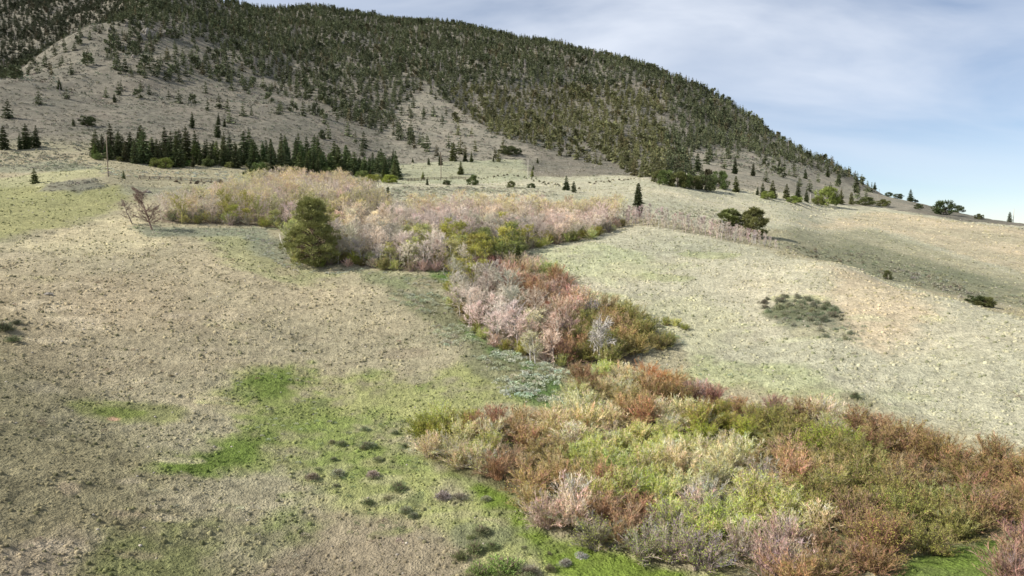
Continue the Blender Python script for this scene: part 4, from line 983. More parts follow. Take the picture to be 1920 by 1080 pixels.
shr = [pack('low_shrub', dome(700 + k), (M_BARK, M_NEEDLE), ('stems', 'crown')) for k in range(4)]
sh_k = np.random.default_rng(51)
def low_patch(pix, spacing, tint, h, label, group, n=60, dmin=0, var=0.3, name='low_shrub', wide=1.25):
    for (x, y) in scatter(pix, spacing, g=sh_k, n=n, dmin=dmin):
        tint_ = tuple(q * 1.4 for q in tint)
        z = float(zfun(x, y)); s = h / 3.0 * sh_k.uniform(0.55, 1.5)
        make_thing(name, label, 'shrub', group, shr[int(sh_k.integers(0, 4))], (x, y, z - 0.05), sh_k.uniform(0, 6.28), (s * wide, s), [BARKC, jit(tint_, sh_k, .15)])
low_patch([(1425,562),(1500,556),(1560,575),(1580,600),(1540,612),(1490,600),(1430,584)], 1.75, (0.17,0.185,0.12), 1.0, 'grey-green low shrub in the dark hollow on the right hill', 'shrubs in the hollow on the right hill', n=70)
low_patch([(1440,592),(1540,612),(1600,620),(1590,645),(1510,630)], 2.2, (0.26,0.27,0.19), 0.55, 'small pale grey sagebrush below the dark hollow on the right hill', 'sagebrush below the hollow', 40)
low_patch([(1470,462),(1560,468),(1640,500),(1600,505),(1500,480)], 3.5, (0.20,0.20,0.14), 0.7, 'low grey shrub in the valley behind the right hill crest', 'shrubs in the valley behind the crest', 24, dmin=178)
low_patch([(1690,508),(1790,528),(1830,560),(1770,545)], 2.6, (0.24,0.24,0.18), 0.7, 'grey sagebrush in the gully behind the right hill crest', 'sagebrush in the right gully', 40, dmin=172)
low_patch([(1590,738),(1620,742),(1612,752),(1590,748)], 1.5, (0.11,0.13,0.07), 0.9, 'dark low shrub beyond the right back edge of the thicket', None, 3)
for (u, v, h, t, lab) in ((585,898,20,(0.17,0.14,0.11),'grey-brown low shrub on the green slope'),(635,892,22,DKS,'dark low shrub beside the grey-brown one'),(700,893,20,(0.20,0.175,0.14),'grey shrub left of the thicket tip'),
    (745,920,26,(0.12,0.14,0.07),'dark green shrub below the thicket tip'),(830,935,26,(0.27,0.19,0.16),'rosy grey shrub alone in front of the thicket'),(860,935,20,(0.17,0.155,0.115),'grey shrub joined to the rosy one'),
    (912,938,16,(0.16,0.17,0.10),'small dark shrub nearest the thicket front'),(690,945,18,(0.11,0.13,0.065),'dark shrub low on the green slope'),(760,960,20,(0.15,0.16,0.10),'dull shrub on the yellow grass'),(690,838,20,(0.13,0.155,0.08),'dark shrub left of the yellow-green thicket tip'),
    (640,835,16,(0.12,0.15,0.07),'small dark shrub on the green slope'),(905,1000,28,(0.14,0.15,0.085),'dark shrub at the bottom left of the thicket'),(890,1035,30,(0.12,0.14,0.06),'upper shrub of the clump at the bottom edge'),
    (950,1070,46,(0.14,0.19,0.055),'large deep green bush at the bottom edge of the photo'),(990,1078,34,(0.15,0.15,0.11),'grey-green bush beside the deep green one'),(900,1078,36,(0.13,0.17,0.05),'green bush left of the deep green one'),
    (1060,1060,20,(0.24,0.25,0.18),'pale sagebrush right of the deep green bush'),(1090,1045,16,(0.26,0.26,0.20),'second pale sagebrush near the bottom edge'),(25,640,16,(0.10,0.115,0.065),'dark bush at the left edge on the brown hill'),
    (8,620,22,(0.10,0.115,0.065),'dark bush cut by the left edge of the photo'),(30,608,12,(0.12,0.13,0.08),'small dark bush above the one at the left edge'),(320,705,6,(0.2,0.18,0.12),'tiny shrub on the brown hill')):
    tree_at(u, v, h * .74, shr, 3.0, tuple(min(.4, q * 2.0) for q in t), lab, 'low_shrub', 'shrub', wide=1.9)
low_patch([(640,800),(760,790),(765,850),(650,880),(600,850)], 3.0, (0.22,0.25,0.13), 0.45, 'knee-high dark green shrub on the slope left of the thicket', 'knee-high shrubs left of the thicket', 34, wide=1.7)
low_patch([(560,880),(700,880),(790,930),(780,980),(640,950)], 3.2, (0.20,0.21,0.12), 0.4, 'small dull shrub on the yellow-green grass below the knee-high ones', 'small shrubs on the yellow-green grass', 26, wide=1.8)
low_patch([(840,1000),(960,1010),(1040,1040),(1060,1090),(860,1090)], 1.9, (0.17,0.20,0.09), 0.55, 'dark green low shrub in the patch at the bottom edge', 'low shrubs at the bottom edge', 26, wide=1.6)

# ---- bare dark trees left of the grove, fallen and dead wood
d1 = pack('dead_tree', dead_tree(501, 9.0, 44, (-3.4, 0.4), 3.4, 20), (M_BARK, M_TWIG), ('trunk', 'branches'))
d2 = pack('dead_tree', dead_tree(502, 6.0, 26, (-1.6, 0.2), 3.2, 14), (M_BARK, M_TWIG), ('trunk', 'branches'))
for (u, v, me, mh, h, lab, t) in ((287,431,d1,9.0,66,'larger dark reddish bare tree leaning left at the grove\'s left end',(0.24,0.16,0.135)),(248,420,d2,6.0,36,'smaller grey bare tree left of the leaning one',(0.28,0.22,0.19))):
    x, y, z, tt = ground_at(u, v); s = h * tt / F / mh
    make_thing('bare_tree', lab, 'bare tree', None, me, (x, y, z), 0.0, (s, s), [t, t])
d3 = pack('snag', dead_tree(503, 3.4, 34, (0.2, 0), 2.2, 9), (M_BARK, M_TWIG), ('trunk', 'branches'))
x, y, z, tt = ground_at(1121, 678)
make_thing('bare_tree', 'bleached white dead shrub standing out low in the draw', 'bare tree', None, d3, (x, y, z), 1.0, (1.25, 1.5), [(0.55,0.52,0.47), (0.55,0.51,0.46)])
x, y, z, tt = ground_at(652, 393)
make_thing('bare_tree', 'grey spreading bare tree alone behind the groves', 'bare tree', None, d2, (x, y, z), 2.0, (.95, .95), [(0.34,0.29,0.26), (0.45,0.38,0.35)])
x, y, z, tt = ground_at(538, 474)
mbk = MB(); tube(mbk, [(0, 0, -.2), (-.5, .1, 1.2), (-1.3, .1, 2.6), (-1.5, 0, 4.2)], [.13, .11, .09, .05], WHITE, 6)
o = link('dead_trunk', mbk.mesh('dead_trunk', M_BARK), None, (x, y, z)); o.color = (0.66, 0.62, 0.55, 1)
tagit(o, 'white bent dead trunk left of the tall pine', 'trunk')

# ---- mountain forest
FOREST = [(215,45),(200,-90),(2000,-90),(2000,420),(1720,372),(1640,347),(1590,336),(1540,322),(1500,308),(1400,286),(1340,275),(1290,287),(1296,330),(1330,345),(1240,342),(1190,330),(1130,312),(1080,300),(1040,290),(1000,272),(940,258),(890,228),(850,200),(800,162),(770,185),(735,215),(745,235),(800,276),(800,286),(720,250),(660,225),(600,192),(520,178),(470,164),(400,152),(290,150),(225,142),(195,112),(203,75)]
THIN = [(1000,222),(1030,232),(1110,283),(1190,325),(1165,325),(1085,292)]
HALF = [(190,50),(330,60),(480,110),(560,190),(400,155),(290,152),(190,140)]
LOWS = [(0,160),(120,95),(190,110),(230,145),(400,155),(600,195),(740,250),(800,290),(700,300),(560,262),(420,232),(200,200),(0,230)]
LOWR = [(1290,280),(1400,285),(1500,308),(1640,348),(1640,380),(1500,360),(1300,340)]
RAV = [(640,205),(700,222),(745,238),(790,266),(806,282),(796,287),(735,258),(680,238),(640,222)]
TRI = [(800,165),(890,230),(1000,290),(960,310),(820,300),(720,215)]
gm2 = np.random.default_rng(61)
m = 170000
az = gm2.uniform(-0.66, 0.66, m); rr_ = np.sqrt(gm2.uniform(340 ** 2, 1950 ** 2, m))
X = np.sin(az) * rr_; Y = np.cos(az) * rr_; Z = zfun(X, Y)
cum = np.maximum.accumulate((Zg - CAMZ) / RR, axis=1)
i0 = np.clip(np.round(np.interp(az, AZ, np.arange(NA))).astype(int), 0, NA - 1)
j0 = np.clip(np.interp(np.log(rr_ * 0.985), LR, np.arange(NR)).astype(int), 0, NR - 1)
vis = (Z + 14 - CAMZ) / rr_ > cum[i0, j0] - 0.012
U, V = project(X, Y, Z)
inF = in_poly(U, V, FOREST) | ((U < 235) & (rr_ > 820))
thin = in_poly(U, V, THIN); half = in_poly(U, V, HALF) & (rr_ < 820)
lows = (in_poly(U, V, LOWS) | in_poly(U, V, LOWR) | in_poly(U, V, TRI)) & ~inF
gapn = fbm(X / 45, Y / 90, 4, 50)
p = np.where(inF, 0.95 - 0.80 * sstep(-0.02, 0.45, gapn) * sstep(60, 130, V), 0.0)
p = np.where(half, p * np.where(gapn > .0, .10, .6), p); p = np.where(thin, 0.05, p)
# the lower, eastern flank is thinner, with bare ground between the trees
east = sstep(980, 1150, U) * sstep(110, 200, V); p = p * (1 - 0.30 * east * (gapn > -0.15))
p = np.where(lows, np.where(gapn > 0.1, 0.055, 0.012), p)
p = np.where(in_poly(U, V, [(0,150),(60,118),(130,78),(215,38),(220,58),(140,98),(60,138),(0,165)]) & (rr_ < 820), .2, p)
p = np.where(in_poly(U, V, RAV), .9, p)
keep = vis & (gm2.uniform(size=m) < p) & (rr_ > 345)
ii = np.where(keep)[0]
ii = ii[np.argsort(rr_[ii])]
FG = Grid(8.0); sel = []
for i in ii:
    sp_ = 6.2 if rr_[i] < 900 else 7.2
    if FG.ok(X[i], Y[i], sp_): FG.put(X[i], Y[i], sp_); sel.append(i)
sel = np.array(sel)
print('mountain trees', len(sel), 'stand', ncon)
n_ind = max(40, 285 - ncon)
def hill_tint(i, g):
    n = float(fbm(np.array([X[i] / 60]), np.array([Y[i] / 60]), 3, 90)[0])
    c = np.array([0.108, 0.124, 0.064]) if not (850 < U[i] < 1250 and V[i] > 165) else np.array([0.150, 0.154, 0.070])
    if U[i] < 235 and rr_[i] > 820: c = np.array([0.070, 0.080, 0.045])
    if g.random() < 0.08: c = c * 0.6 + np.array([0.07, 0.05, 0.03])
    return c * (1 + 0.35 * n) * g.uniform(0.72, 1.3)
for i in sel[:n_ind]:
    h = gm2.uniform(6, 12) * (0.68 if U[i] > 1430 else 0.9); s = h / 12
    u_, v_ = U[i], V[i]
    ph = ('on the far left of the sage slope' if u_ < 90 else 'on the left sage slope' if u_ < 200 else 'at the left edge of the spur forest' if u_ < 300 else 'below the pale crags' if u_ < 380 else 'above the dark stand' if u_ < 470 else
          'beneath the dark stand of firs' if u_ > 5000 else 'where the bare triangle meets the pale flat' if 830 < u_ < 900 and v_ > 270 else 'on the tail of the central forest' if 1010 < u_ < 1080 else 'left of the light green trees' if 1160 < u_ < 1240 else 'above the light green trees' if 1240 <= u_ < 1330 else 'under the right skyline' if u_ > 1520 else 'along the lower edge of the left forest' if u_ < 620 else 'in the ravine left of the bare triangle' if u_ < 800 else
          'around the foot of the bare triangle' if u_ < 1010 else 'at the foot of the central forest' if u_ < 1290 else 'scattered over the pale right slope')
    me = con_mid[int(gm2.integers(0, 6))]
    make_thing('hill_conifer', f"small dark conifer {ph}", 'conifer', 'scattered conifers at the foot of the mountain', me, (X[i], Y[i], float(Z[i])),
               gm2.uniform(0, 6.28), (s * gm2.uniform(.85, 1.25), s), [BARKC, tuple(hill_tint(i, gm2) * 0.95)])
fo = Bake(); ot = sel[n_ind:]
var_ = gm2.integers(0, len(con_lo), len(ot))
tints = np.array([hill_tint(i, gm2) for i in ot])
snag = gm2.random(len(ot)) < 0.02
tints[snag] = [0.34, 0.31, 0.28]
hh = np.where(U[ot] > 1430, .78, .95) * np.where(rr_[ot] < 800, gm2.uniform(6, 11.5, len(ot)), gm2.uniform(6, 13.5, len(ot))) / 12
for k in range(len(con_lo)):
    q = var_ == k; o_ = ot[q]
    wd = gm2.uniform(.95, 1.4, q.sum()) * np.where(snag[q], .30, 1)
    fo.add(con_lo[k], X[o_], Y[o_], Z[o_], gm2.uniform(0, 6.28, q.sum()), hh[q] * wd, hh[q], tints[q])
fo.link('conifer_forest', M_NEEDLE_MASS, 'dense dark conifer forest covering the mountain side up to the skyline', 'forest')

# ---- outcrops and stones
def rock(seed, sx, sy, sz, sub=3, jag=0.35):
    import bmesh
    from mathutils import noise
    bm = bmesh.new(); bmesh.ops.create_icosphere(bm, subdivisions=sub, radius=1)
    for v in bm.verts:
        c = v.co.copy(); n = noise.fractal(c * 1.6 + Vector((seed, 0, 0)), 0.8, 2.1, 4)
        cell = noise.cell(c * 2.3 + Vector((seed * 3.1, 1, 5)))
        v.co = Vector((c.x * sx, c.y * sy, c.z * sz)) * (1 + jag * n + 0.22 * (cell - .5))
    me = bpy.data.meshes.new('rock'); bm.to_mesh(me); bm.free(); me.materials.append(M_ROCK)
    return me
for i, (u, v, w_, h_) in enumerate(((278,68,17,15),(268,72,8,10),(290,60,9,8),(307,66,10,9),(320,65,9,8),(207,57,7,6),(270,46,9,6),(238,50,6,5),(250,108,7,5),(318,150,8,4),(1100,280,5,4))):
    x, y, z, t = ground_at(u, v, 400); a = w_ * t / F / 1.7; b_ = h_ * t / F / 1.3
    o = link('rock_outcrop', rock(i + 1.0, a, a * .8, b_, 4), None, (x, y, z + b_ * .1), i * 1.1)
    tagit(o, ['largest pale crag on the wooded spur','low crag left of the largest one','crag on the right shoulder of the largest one','left block of the second crag pair','right block of the second crag pair',
              'pale knob on the spur skyline edge','small crag above the largest one','pale stone between the skyline knob and the crags','stone on the open slope below the crags','flat ledge under the left forest edge','stone in the thin strip of the central forest'][i], 'rock', 'crags on the spur')
for i, (u, v, w_, lab) in enumerate(((92,553,15,'pale flat boulder on the brown left hill'),(276,361,13,'long pale boulder left of the upper grove'),(258,360,7,'small stone by the long pale boulder'),(1617,506,7,'white stone on the right hill crest'),(120,497,0,''),(50,780,5,'small pale stone low on the left hill'))):
    if not w_: continue
    x, y, z, t = ground_at(u, v); a = w_ * t / F / 2
    tagit(link('boulder', rock(30 + i, a, a * .6, a * .45, 3, .25), None, (x, y, z + a * .08), 0.4 * i), lab, 'boulder')
stones = MB(); gs = np.random.default_rng(71)
ico = rock(99, 1, .8, .6, 1, .2); iv = np.array([v.co[:] for v in ico.vertices]); ifc = np.array([p_.vertices[:] for p_ in ico.polygons])
sb = Bake()
m = 5200; a_ = gs.uniform(-.66, .66, m); r_ = np.sqrt(gs.uniform(45 ** 2, 420 ** 2, m)); sx = np.sin(a_) * r_; sy = np.cos(a_) * r_
s_ = gs.uniform(.05, .16, m) * (1 + r_ / 260)
sb.add((iv, ifc, np.ones((len(iv), 3))), sx, sy, zfun(sx, sy), gs.uniform(0, 6, m), s_, s_, np.ones((m, 1)) * np.array([[.40, .36, .30]]) * gs.uniform(.6, 1.25, (m, 1)))
sb.link('scattered_stones', M_GRASS, 'small pale stones scattered over the dry slopes', 'stones')

# ---- poles and fence
def pole(u, v, hpx, label, dmin=180, arm=False, pale=False):
    x, y, z, t = ground_at(u, v, dmin); h = hpx * t / F
    root = bpy.data.objects.new('utility_pole', None); COL.objects.link(root); root.location = (x, y, z)
    tagit(root, label, 'pole', 'utility poles crossing the slope')
    mb = MB(); tube(mb, [(0, 0, -.5), (0, 0, h * .5), (0.02, 0, h)], [.17, .15, .12], WHITE, 8)
    bm_ = mb.mesh('pole_shaft', M_POLE)
    o = link('shaft', bm_, root); o.color = (0.42, 0.38, 0.33, 1) if pale else (0.2, 0.16, 0.12, 1)
    mb = MB(); tube(mb, [(0, 0, h - .02), (0, 0, h + .12), (0, 0, h + .22)], [.05, .09, .04], WHITE, 8)
    o = link('insulator', mb.mesh('pole_insulator', M_POLE), root); o.color = (0.35, 0.33, 0.31, 1)
M_POLE = M_BARK
pole(203, 331, 66, 'tall wooden pole standing in front of the left end of the conifer stand')
pole(827, 334, 48, 'thin dark pole on the pale flat behind the brush line')
pole(990, 334, 34, 'thin pale pole right of the middle of the pale flat', pale=True)
pole(1287, 354, 28, 'pale pole in front of the light green trees at the forest foot', pale=True)
pole(1519, 380, 15, 'short pale pole right of the drooping dark tree', pale=True)
pole(1648, 371, 14, 'pole just below the right skyline slope')
pole(1900, 412, 20, 'pole behind the lone tree at the right edge', pale=True)
def fence(pix, label, dmin=200, step=3.2, hgt=1.25):
    pts = [ground_at(u, v, dmin)[:2] for u, v in pix]
    L = [0]
    for a, b_ in zip(pts[:-1], pts[1:]): L.append(L[-1] + math.hypot(b_[0] - a[0], b_[1] - a[1]))
    n = int(L[-1] / step); S = np.linspace(0, L[-1], n + 1)
    xs = np.interp(S, L, [p[0] for p in pts]); ys = np.interp(S, L, [p[1] for p in pts]); zs = zfun(xs, ys)
    root = bpy.data.objects.new('rail_fence', None); COL.objects.link(root); root.location = (xs[0], ys[0], zs[0]); tagit(root, label, 'fence')
    o0 = np.array([xs[0], ys[0], zs[0]])
    mb = MB(); tube(mb, [(-.35, -.3, -.15), (.15, .1, hgt)], .09, WHITE, 5); tube(mb, [(.35, .3, -.15), (-.15, -.1, hgt)], .09, WHITE, 5)
    pm = mb.mesh('fence_post', M_BARK)
    for i in range(min(n + 1, 98)):
        o = link('post', pm, root, (xs[i] - o0[0], ys[i] - o0[1], zs[i] - o0[2]), i * .1); o.color = (.16, .125, .09, 1)
    for hz in (.4, .8, 1.15):
        mb = MB()
        for i in range(n):
            tube(mb, [(xs[i] - o0[0], ys[i] - o0[1], zs[i] - o0[2] + hz), (xs[i + 1] - o0[0], ys[i + 1] - o0[1], zs[i + 1] - o0[2] + hz * (1 + .05 * math.sin(i)))], .07, WHITE, 4)
        o = link('rail', mb.mesh('fence_rail', M_BARK), root); o.color = (.17, .135, .10, 1)
fence([(262,336),(300,338),(350,340),(415,343)], 'old buck-and-rail log fence between the wooden pole and the grove')
fence([(765,340),(800,337),(860,336),(885,338)], 'low dark fence along the foot of the pale flat behind the middle grove')
low_patch([(330,341),(415,342),(415,345),(330,344)], 2.2, (.12,.10,.075), 1.0, 'dark brush along the old log fence', 'brush along the log fence', 12, dmin=200)
low_patch([(895,334),(930,330),(960,327),(1000,332),(1040,345),(1090,352),(1090,355),(1030,349),(990,336),(960,330),(900,337)], 2.4, (.13,.13,.08), .75, 'low dark brush in the curving line on the pale flat', 'brush line curving over the flat', 45, dmin=230)
low_patch([(1105,343),(1150,338),(1190,335),(1190,337),(1150,341),(1105,346)], 2.6, (.13,.12,.08), .7, 'low dark brush in the short line right of the two spruces', 'short brush line on the flat', 16, dmin=230)

# ---- grass tussocks and sagebrush
def tuft(seed, n=13, L=.36, W=.075, spread=.18, up=.8):
    g = np.random.default_rng(seed); mb = MB(); a = g.uniform(0, 6.283, n)
    base = np.stack([np.cos(a), np.sin(a), np.zeros(n)], 1) * g.uniform(0, spread, (n, 1)); base[:, 2] = -.04
    d = unit(np.stack([np.cos(a), np.sin(a), np.full(n, up)], 1) * [1, 1, 1] + g.normal(size=(n, 3)) * .25); d[:, 2] = np.abs(d[:, 2])
    blades(mb, base, d, L * g.uniform(.6, 1.15, n), W, WHITE * shade(n, g, .16), g)
    return mb.arrays()
def sage(seed, n=60, R_=.5, H_=.5, L=.22, W=.10):
    g = np.random.default_rng(seed); mb = MB()
    d = unit(g.normal(size=(n, 3))); d[:, 2] = np.abs(d[:, 2]); c = d * g.uniform(.45, 1, (n, 1)) ** .6 * [R_, R_, H_]
    blades(mb, c, unit(d + [0, 0, .6] + g.normal(size=(n, 3)) * .35), L * g.uniform(.6, 1.2, n), W, WHITE * shade(n, g, .2), g)
    return mb.arrays()
def area_pts(r0, r1, dens, g, w=0.70):
    m = int(w * (r1 * r1 - r0 * r0) * dens); a = g.uniform(-w, w, m); r = np.sqrt(g.uniform(r0 * r0, r1 * r1, m))
    return np.sin(a) * r, np.cos(a) * r
def mound(seed, R_=1.0, H_=.72, nb=8):
    g = np.random.default_rng(seed); mb = MB(); k = 7; q = np.linspace(0, 6.283, k, endpoint=False) + g.uniform(0, .5)
    V = [(R_ * math.cos(a) * g.uniform(.7, 1.25), R_ * math.sin(a) * g.uniform(.7, 1.25), -.35) for a in q]
    V += [(R_ * .62 * math.cos(a) * g.uniform(.7, 1.3), R_ * .62 * math.sin(a) * g.uniform(.7, 1.3), H_ * g.uniform(.35, 1.15)) for a in q + .3] + [(0, 0, H_ * 1.05)]
    Fc = []
    for i in range(k):
        j = (i + 1) % k; Fc += [(i, j, k + i), (j, k + j, k + i), (k + i, k + j, 2 * k)]
    mb.add(V, Fc, WHITE * np.array([[.8]] * k + [[1.0]] * k + [[1.1]]))
    a = g.uniform(0, 6.283, nb); r_ = R_ * g.uniform(.2, .9, nb)
    base = np.stack([np.cos(a) * r_, np.sin(a) * r_, np.full(nb, H_ * .5)], 1)
    blades(mb, base, unit(np.stack([np.cos(a), np.sin(a), np.full(nb, 1.3)], 1)), .75, .22, WHITE * shade(nb, g, .15), g)
    return mb.arrays()
cover = Bake(); gt = np.random.default_rng(81)
tf = [mound(600 + k) for k in range(4)] + [tuft(606, 14)]
for (r0, r1, dens, srcs, sc_) in ((38, 95, 4.2, tf, .105), (95, 170, 2.0, tf, .145), (170, 300, .7, tf, .17), (300, 420, .25, tf, .26)):
    X_, Y_ = area_pts(r0, r1, dens, gt)
    nn_ = fbm(X_ / 5, Y_ / 5, 3, 70); k_ = gt.uniform(size=len(X_)) < np.clip(.5 + nn_ * 1.6, .06, 1); X_, Y_ = X_[k_], Y_[k_]
    c = ground_rgb(X_, Y_); lush = (c[:, 1] > c[:, 0] * 1.35)[:, None]
    dry = np.where(gt.random((len(X_), 1)) < .3, [[.62, .66, .55]], [[1.0, .99, .93]]) * gt.uniform(.65, 1.2, (len(X_), 1))
    c = c * np.where(lush, gt.uniform(.7, 1.5, (len(X_), 1)), dry)
    v_ = gt.integers(0, 4, len(X_)); v_[lush[:, 0]] = 4; s = sc_ * np.clip(np.exp(gt.normal(size=len(X_)) * .45), .4, 2.3); s = np.where(v_ == 4, s * 4.5, s); z_ = zfun(X_, Y_)
    for k in range(5):
        q = v_ == k; cover.add(srcs[k], X_[q], Y_[q], z_[q], gt.uniform(0, 6.28, q.sum()), s[q], s[q] * np.where(v_[q] == 4, .6, .95), c[q])
cover.link('grass', M_GRASS, 'dry bunchgrass and green spring grass covering the hills', 'grass')
sg = Bake(); sv = [sage(640 + k) for k in range(4)]; sv2 = [sage(650 + k, 22, .55, .45, .38, .22) for k in range(4)]
def sage_zone(pix, dens, size, col, dmin=0, far=False, jitter=.25, edge=None):
    P = wpoly(pix, dmin); xs = [p[0] for p in P]; ys = [p[1] for p in P]
    m = int((max(xs) - min(xs)) * (max(ys) - min(ys)) * dens)
    x = gt.uniform(min(xs), max(xs), m); y = gt.uniform(min(ys), max(ys), m)
    nn_ = fbm(x / 7, y / 7, 3, 33)
    k_ = (poly_dist(x, y, P) + nn_ * 5 > 0) & (gt.uniform(size=m) < np.clip(.6 + nn_, .1, 1))
    x, y = x[k_], y[k_]; z = zfun(x, y); m = len(x)
    c = np.array(col) * gt.uniform(1 - jitter, 1 + jitter, (m, 1)) * (1 + gt.normal(size=(m, 3)) * .05)
    s = size * gt.uniform(.55, 1.4, m); v_ = gt.integers(0, 4, m); src = sv2 if far else sv
    for k in range(4):
        q = v_ == k; sg.add(src[k], x[q], y[q], z[q], gt.uniform(0, 6.28, q.sum()), s[q], s[q] * .8, c[q])
GS = (0.43, 0.44, 0.36); GSG = (0.45, 0.46, 0.335)
sage_zone([(700,525),(860,560),(900,640),(1000,690),(1070,700),(1065,755),(1000,750),(920,700),(860,650),(800,600)], 1.4, 1.0, GSG)
sage_zone([(920,655),(1060,695),(1075,735),(1060,760),(960,745),(930,700)], 1.5, .95, (.52,.56,.45))
sage_zone([(660,505),(760,515),(850,530),(840,560),(720,540)], .5, .75, GS)
sage_zone([(460,445),(540,452),(570,500),(660,510),(640,520),(520,500)], .8, .8, GS)
sage_zone([(240,424),(500,428),(520,445),(400,440),(240,438)], .6, .8, GSG)
sage_zone([(90,346),(190,337),(200,352),(150,364),(80,360)], .35, .9, (.24,.23,.19), far=True)
sage_zone([(180,318),(300,320),(450,325),(520,335),(470,348),(300,332),(200,330)], .35, .9, GS, far=True)
sage_zone([(0,285),(90,290),(180,305),(200,320),(0,318)], .35, 1.0, (.27,.27,.21), far=True)
sage_zone([(740,352),(960,350),(1060,368),(760,380),(690,376)], .30, .9, (.30,.29,.22), far=True, dmin=200)
sage_zone([(1220,580),(1280,590),(1290,640),(1240,670),(1200,690),(1190,650)], .8, .7, (.38,.40,.30))
sage_zone([(1200,690),(1300,665),(1420,690),(1530,735),(1640,755),(1600,770),(1450,720),(1330,700),(1250,705)], .35, .6, (.34,.36,.25))
sage_zone([(1410,562),(1560,560),(1620,610),(1600,650),(1500,625),(1440,595)], .6, .75, (.27,.28,.20))
sage_zone([(1680,505),(1780,525),(1840,560),(1800,560),(1720,535)], .3, .9, (.27,.265,.21), dmin=172, far=True)
sage_zone([(1430,455),(1500,462),(1620,470),(1800,520),(1920,560),(1920,590),(1700,545),(1560,505)], .16, .95, (.23,.235,.165), dmin=178, far=True)
sage_zone([(1280,385),(1400,405),(1340,420),(1250,400)], .25, .9, (.30,.30,.22), dmin=195, far=True)
# sagebrush sprinkled on the near slopes: pale rounded clumps
sage_zone([(340,880),(560,940),(700,1060),(480,1100),(330,1060)], .16, .62, (.42,.40,.30))
sage_zone([(380,700),(560,700),(640,780),(600,880),(420,860),(380,780)], .35, .42, (.38,.40,.29))
sage_zone([(580,780),(760,790),(860,930),(700,1000),(560,900)], .7, .42, (.25,.285,.155))
sage_zone([(-60,1100),(-60,760),(200,780),(480,1090)], .10, .5, (.30,.265,.18))
sage_zone([(560,950),(880,1010),(860,1100),(500,1100)], .35, .5, (.36,.32,.23))
sage_zone([(0,480),(300,460),(640,530),(860,640),(760,740),(400,690),(200,760),(0,740)], .10, .5, (.34,.285,.19))
sage_zone([(1000,480),(1200,440),(1500,500),(1880,610),(1920,800),(1500,700),(1280,640)], .06, .5, (.38,.36,.25))
# the grey sage slope under the forest
def slope_sage(r0, r1, dens, size, g, lo):
    x, y = area_pts(r0, r1, dens, g, .66); z = zfun(x, y); u, v = project(x, y, z)
    nn_ = fbm(x / 16, y / 7, 3, 15)
    k_ = g.uniform(size=len(x)) < np.clip(.55 + nn_ * 1.3, .05, 1)
    k_ &= ~((u > 700) & (v > 300) & (r0 < 400)) | (nn_ > .45)
    k_ &= (v < 330) & (r_vis(x, y, z))
    x, y, z = x[k_], y[k_], z[k_]; m = len(x)
    s = size * g.uniform(.6, 1.35, m); c = np.array((.215, .212, .165)) * g.uniform(.65, 1.3, (m, 1)) * (1 + g.normal(size=(m, 3)) * .05)
    v_ = g.integers(0, 4, m)
    for k in range(4):
        q = v_ == k; sg.add(lo[k], x[q], y[q], z[q], g.uniform(0, 6.28, q.sum()), s[q], s[q] * .8, c[q])
def r_vis(x, y, z):
    a = np.arctan2(x, y); r = np.hypot(x, y)
    i_ = np.clip(np.round(np.interp(a, AZ, np.arange(NA))).astype(int), 0, NA - 1)
    j_ = np.clip(np.interp(np.log(r * .98), LR, np.arange(NR)).astype(int), 0, NR - 1)
    return (z + 1.5 - CAMZ) / r > cum[i_, j_] - .01
sv3 = [sage(660 + k, 12, .6, .5, .55, .4) for k in range(4)]
slope_sage(300, 480, .14, 1.25, gt, sv2)
slope_sage(480, 900, .055, 1.9, gt, sv3)
sg.link('sagebrush_ground_cover', M_SAGE, 'grey-green sagebrush covering the draw and the grey slope', 'sagebrush')
print('cover', cover.n, sg.n, fo.n, 'objects', len(bpy.data.objects))

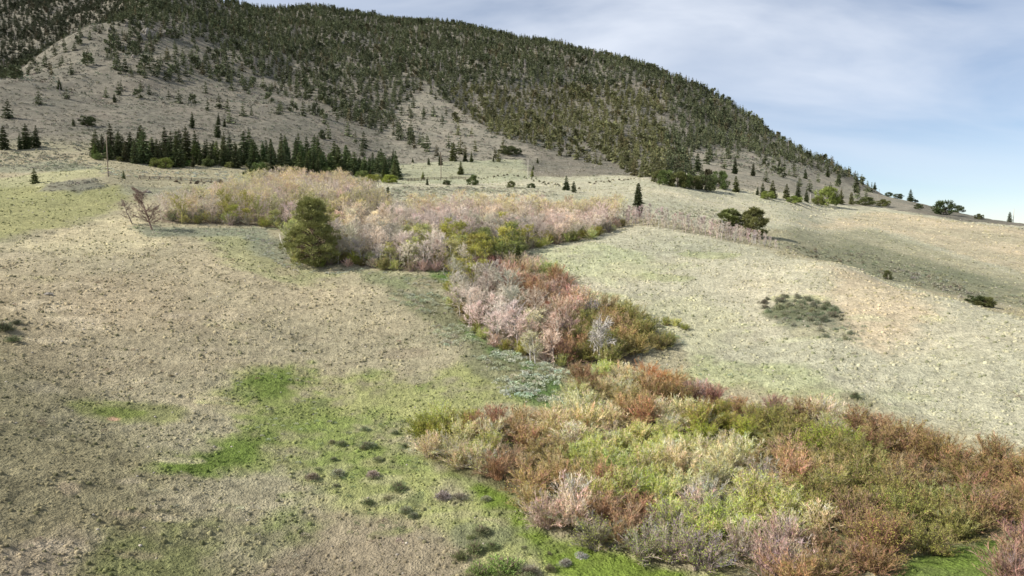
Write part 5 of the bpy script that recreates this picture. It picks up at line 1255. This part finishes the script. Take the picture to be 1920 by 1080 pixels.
# ------------------------------------------------------------------ look-alikes in one spot: say which one, counted from the left
_U = ['', 'first', 'second', 'third', 'fourth', 'fifth', 'sixth', 'seventh', 'eighth', 'ninth', 'tenth', 'eleventh', 'twelfth', 'thirteenth', 'fourteenth', 'fifteenth', 'sixteenth', 'seventeenth', 'eighteenth', 'nineteenth']
_T10 = {2: ('twentieth', 'twenty'), 3: ('thirtieth', 'thirty'), 4: ('fortieth', 'forty'), 5: ('fiftieth', 'fifty'), 6: ('sixtieth', 'sixty')}
def ordinal(i):
    i += 1
    if i == 1: return 'leftmost'
    w_ = _U[i] if i < 20 else (_T10[i // 10][0] if i % 10 == 0 else _T10[i // 10][1] + '-' + _U[i % 10])
    return w_ + ' from left'
LINES = ('row of saplings', 'brush line', 'short brush', 'brush along', 'shrubs at the foot')
sets = {}
for o in bpy.data.objects:
    if o.parent is None and 'label' in o.keys() and 'category' in o.keys(): sets.setdefault(o['label'], []).append(o)
for lab, os_ in sets.items():
    base = lab.replace('big thicket', 'thicket').replace(' willow shrub', ' willow')
    n = len(os_)
    for o in os_: o['label'] = base
    if 1 < n <= 66:
        nrow = 1 if n <= 4 or str(os_[0].get('group', '')).startswith(LINES) else 2 if n <= 10 else 3 if n <= 24 else 4
        os_.sort(key=lambda o: math.hypot(o.location.x, o.location.y))
        per = int(math.ceil(n / nrow))
        for r in range(nrow):
            row = sorted(os_[r * per:(r + 1) * per], key=lambda o: o.location.x / max(1.0, o.location.y))
            rn = '' if nrow == 1 else (('front row, ', 'back row, ') if nrow == 2 else ('front row, ', 'middle row, ', 'back row, ') if nrow == 3 else ('front row, ', 'second row, ', 'third row, ', 'back row, '))[r]
            for i, o in enumerate(row):
                pre = (ordinal(i) if not (i == len(row) - 1 and i > 0) else 'rightmost') if len(row) > 1 else 'single'
                if len(row) == 1 and nrow == 1: pre = ''
                o['label'] = (rn + pre + ', ' + base) if (rn or pre) else base
    for o in os_:
        w_ = o['label'].split()
        if len(w_) > 16: o['label'] = ' '.join(w for w in w_ if w not in ('the', 'from'))
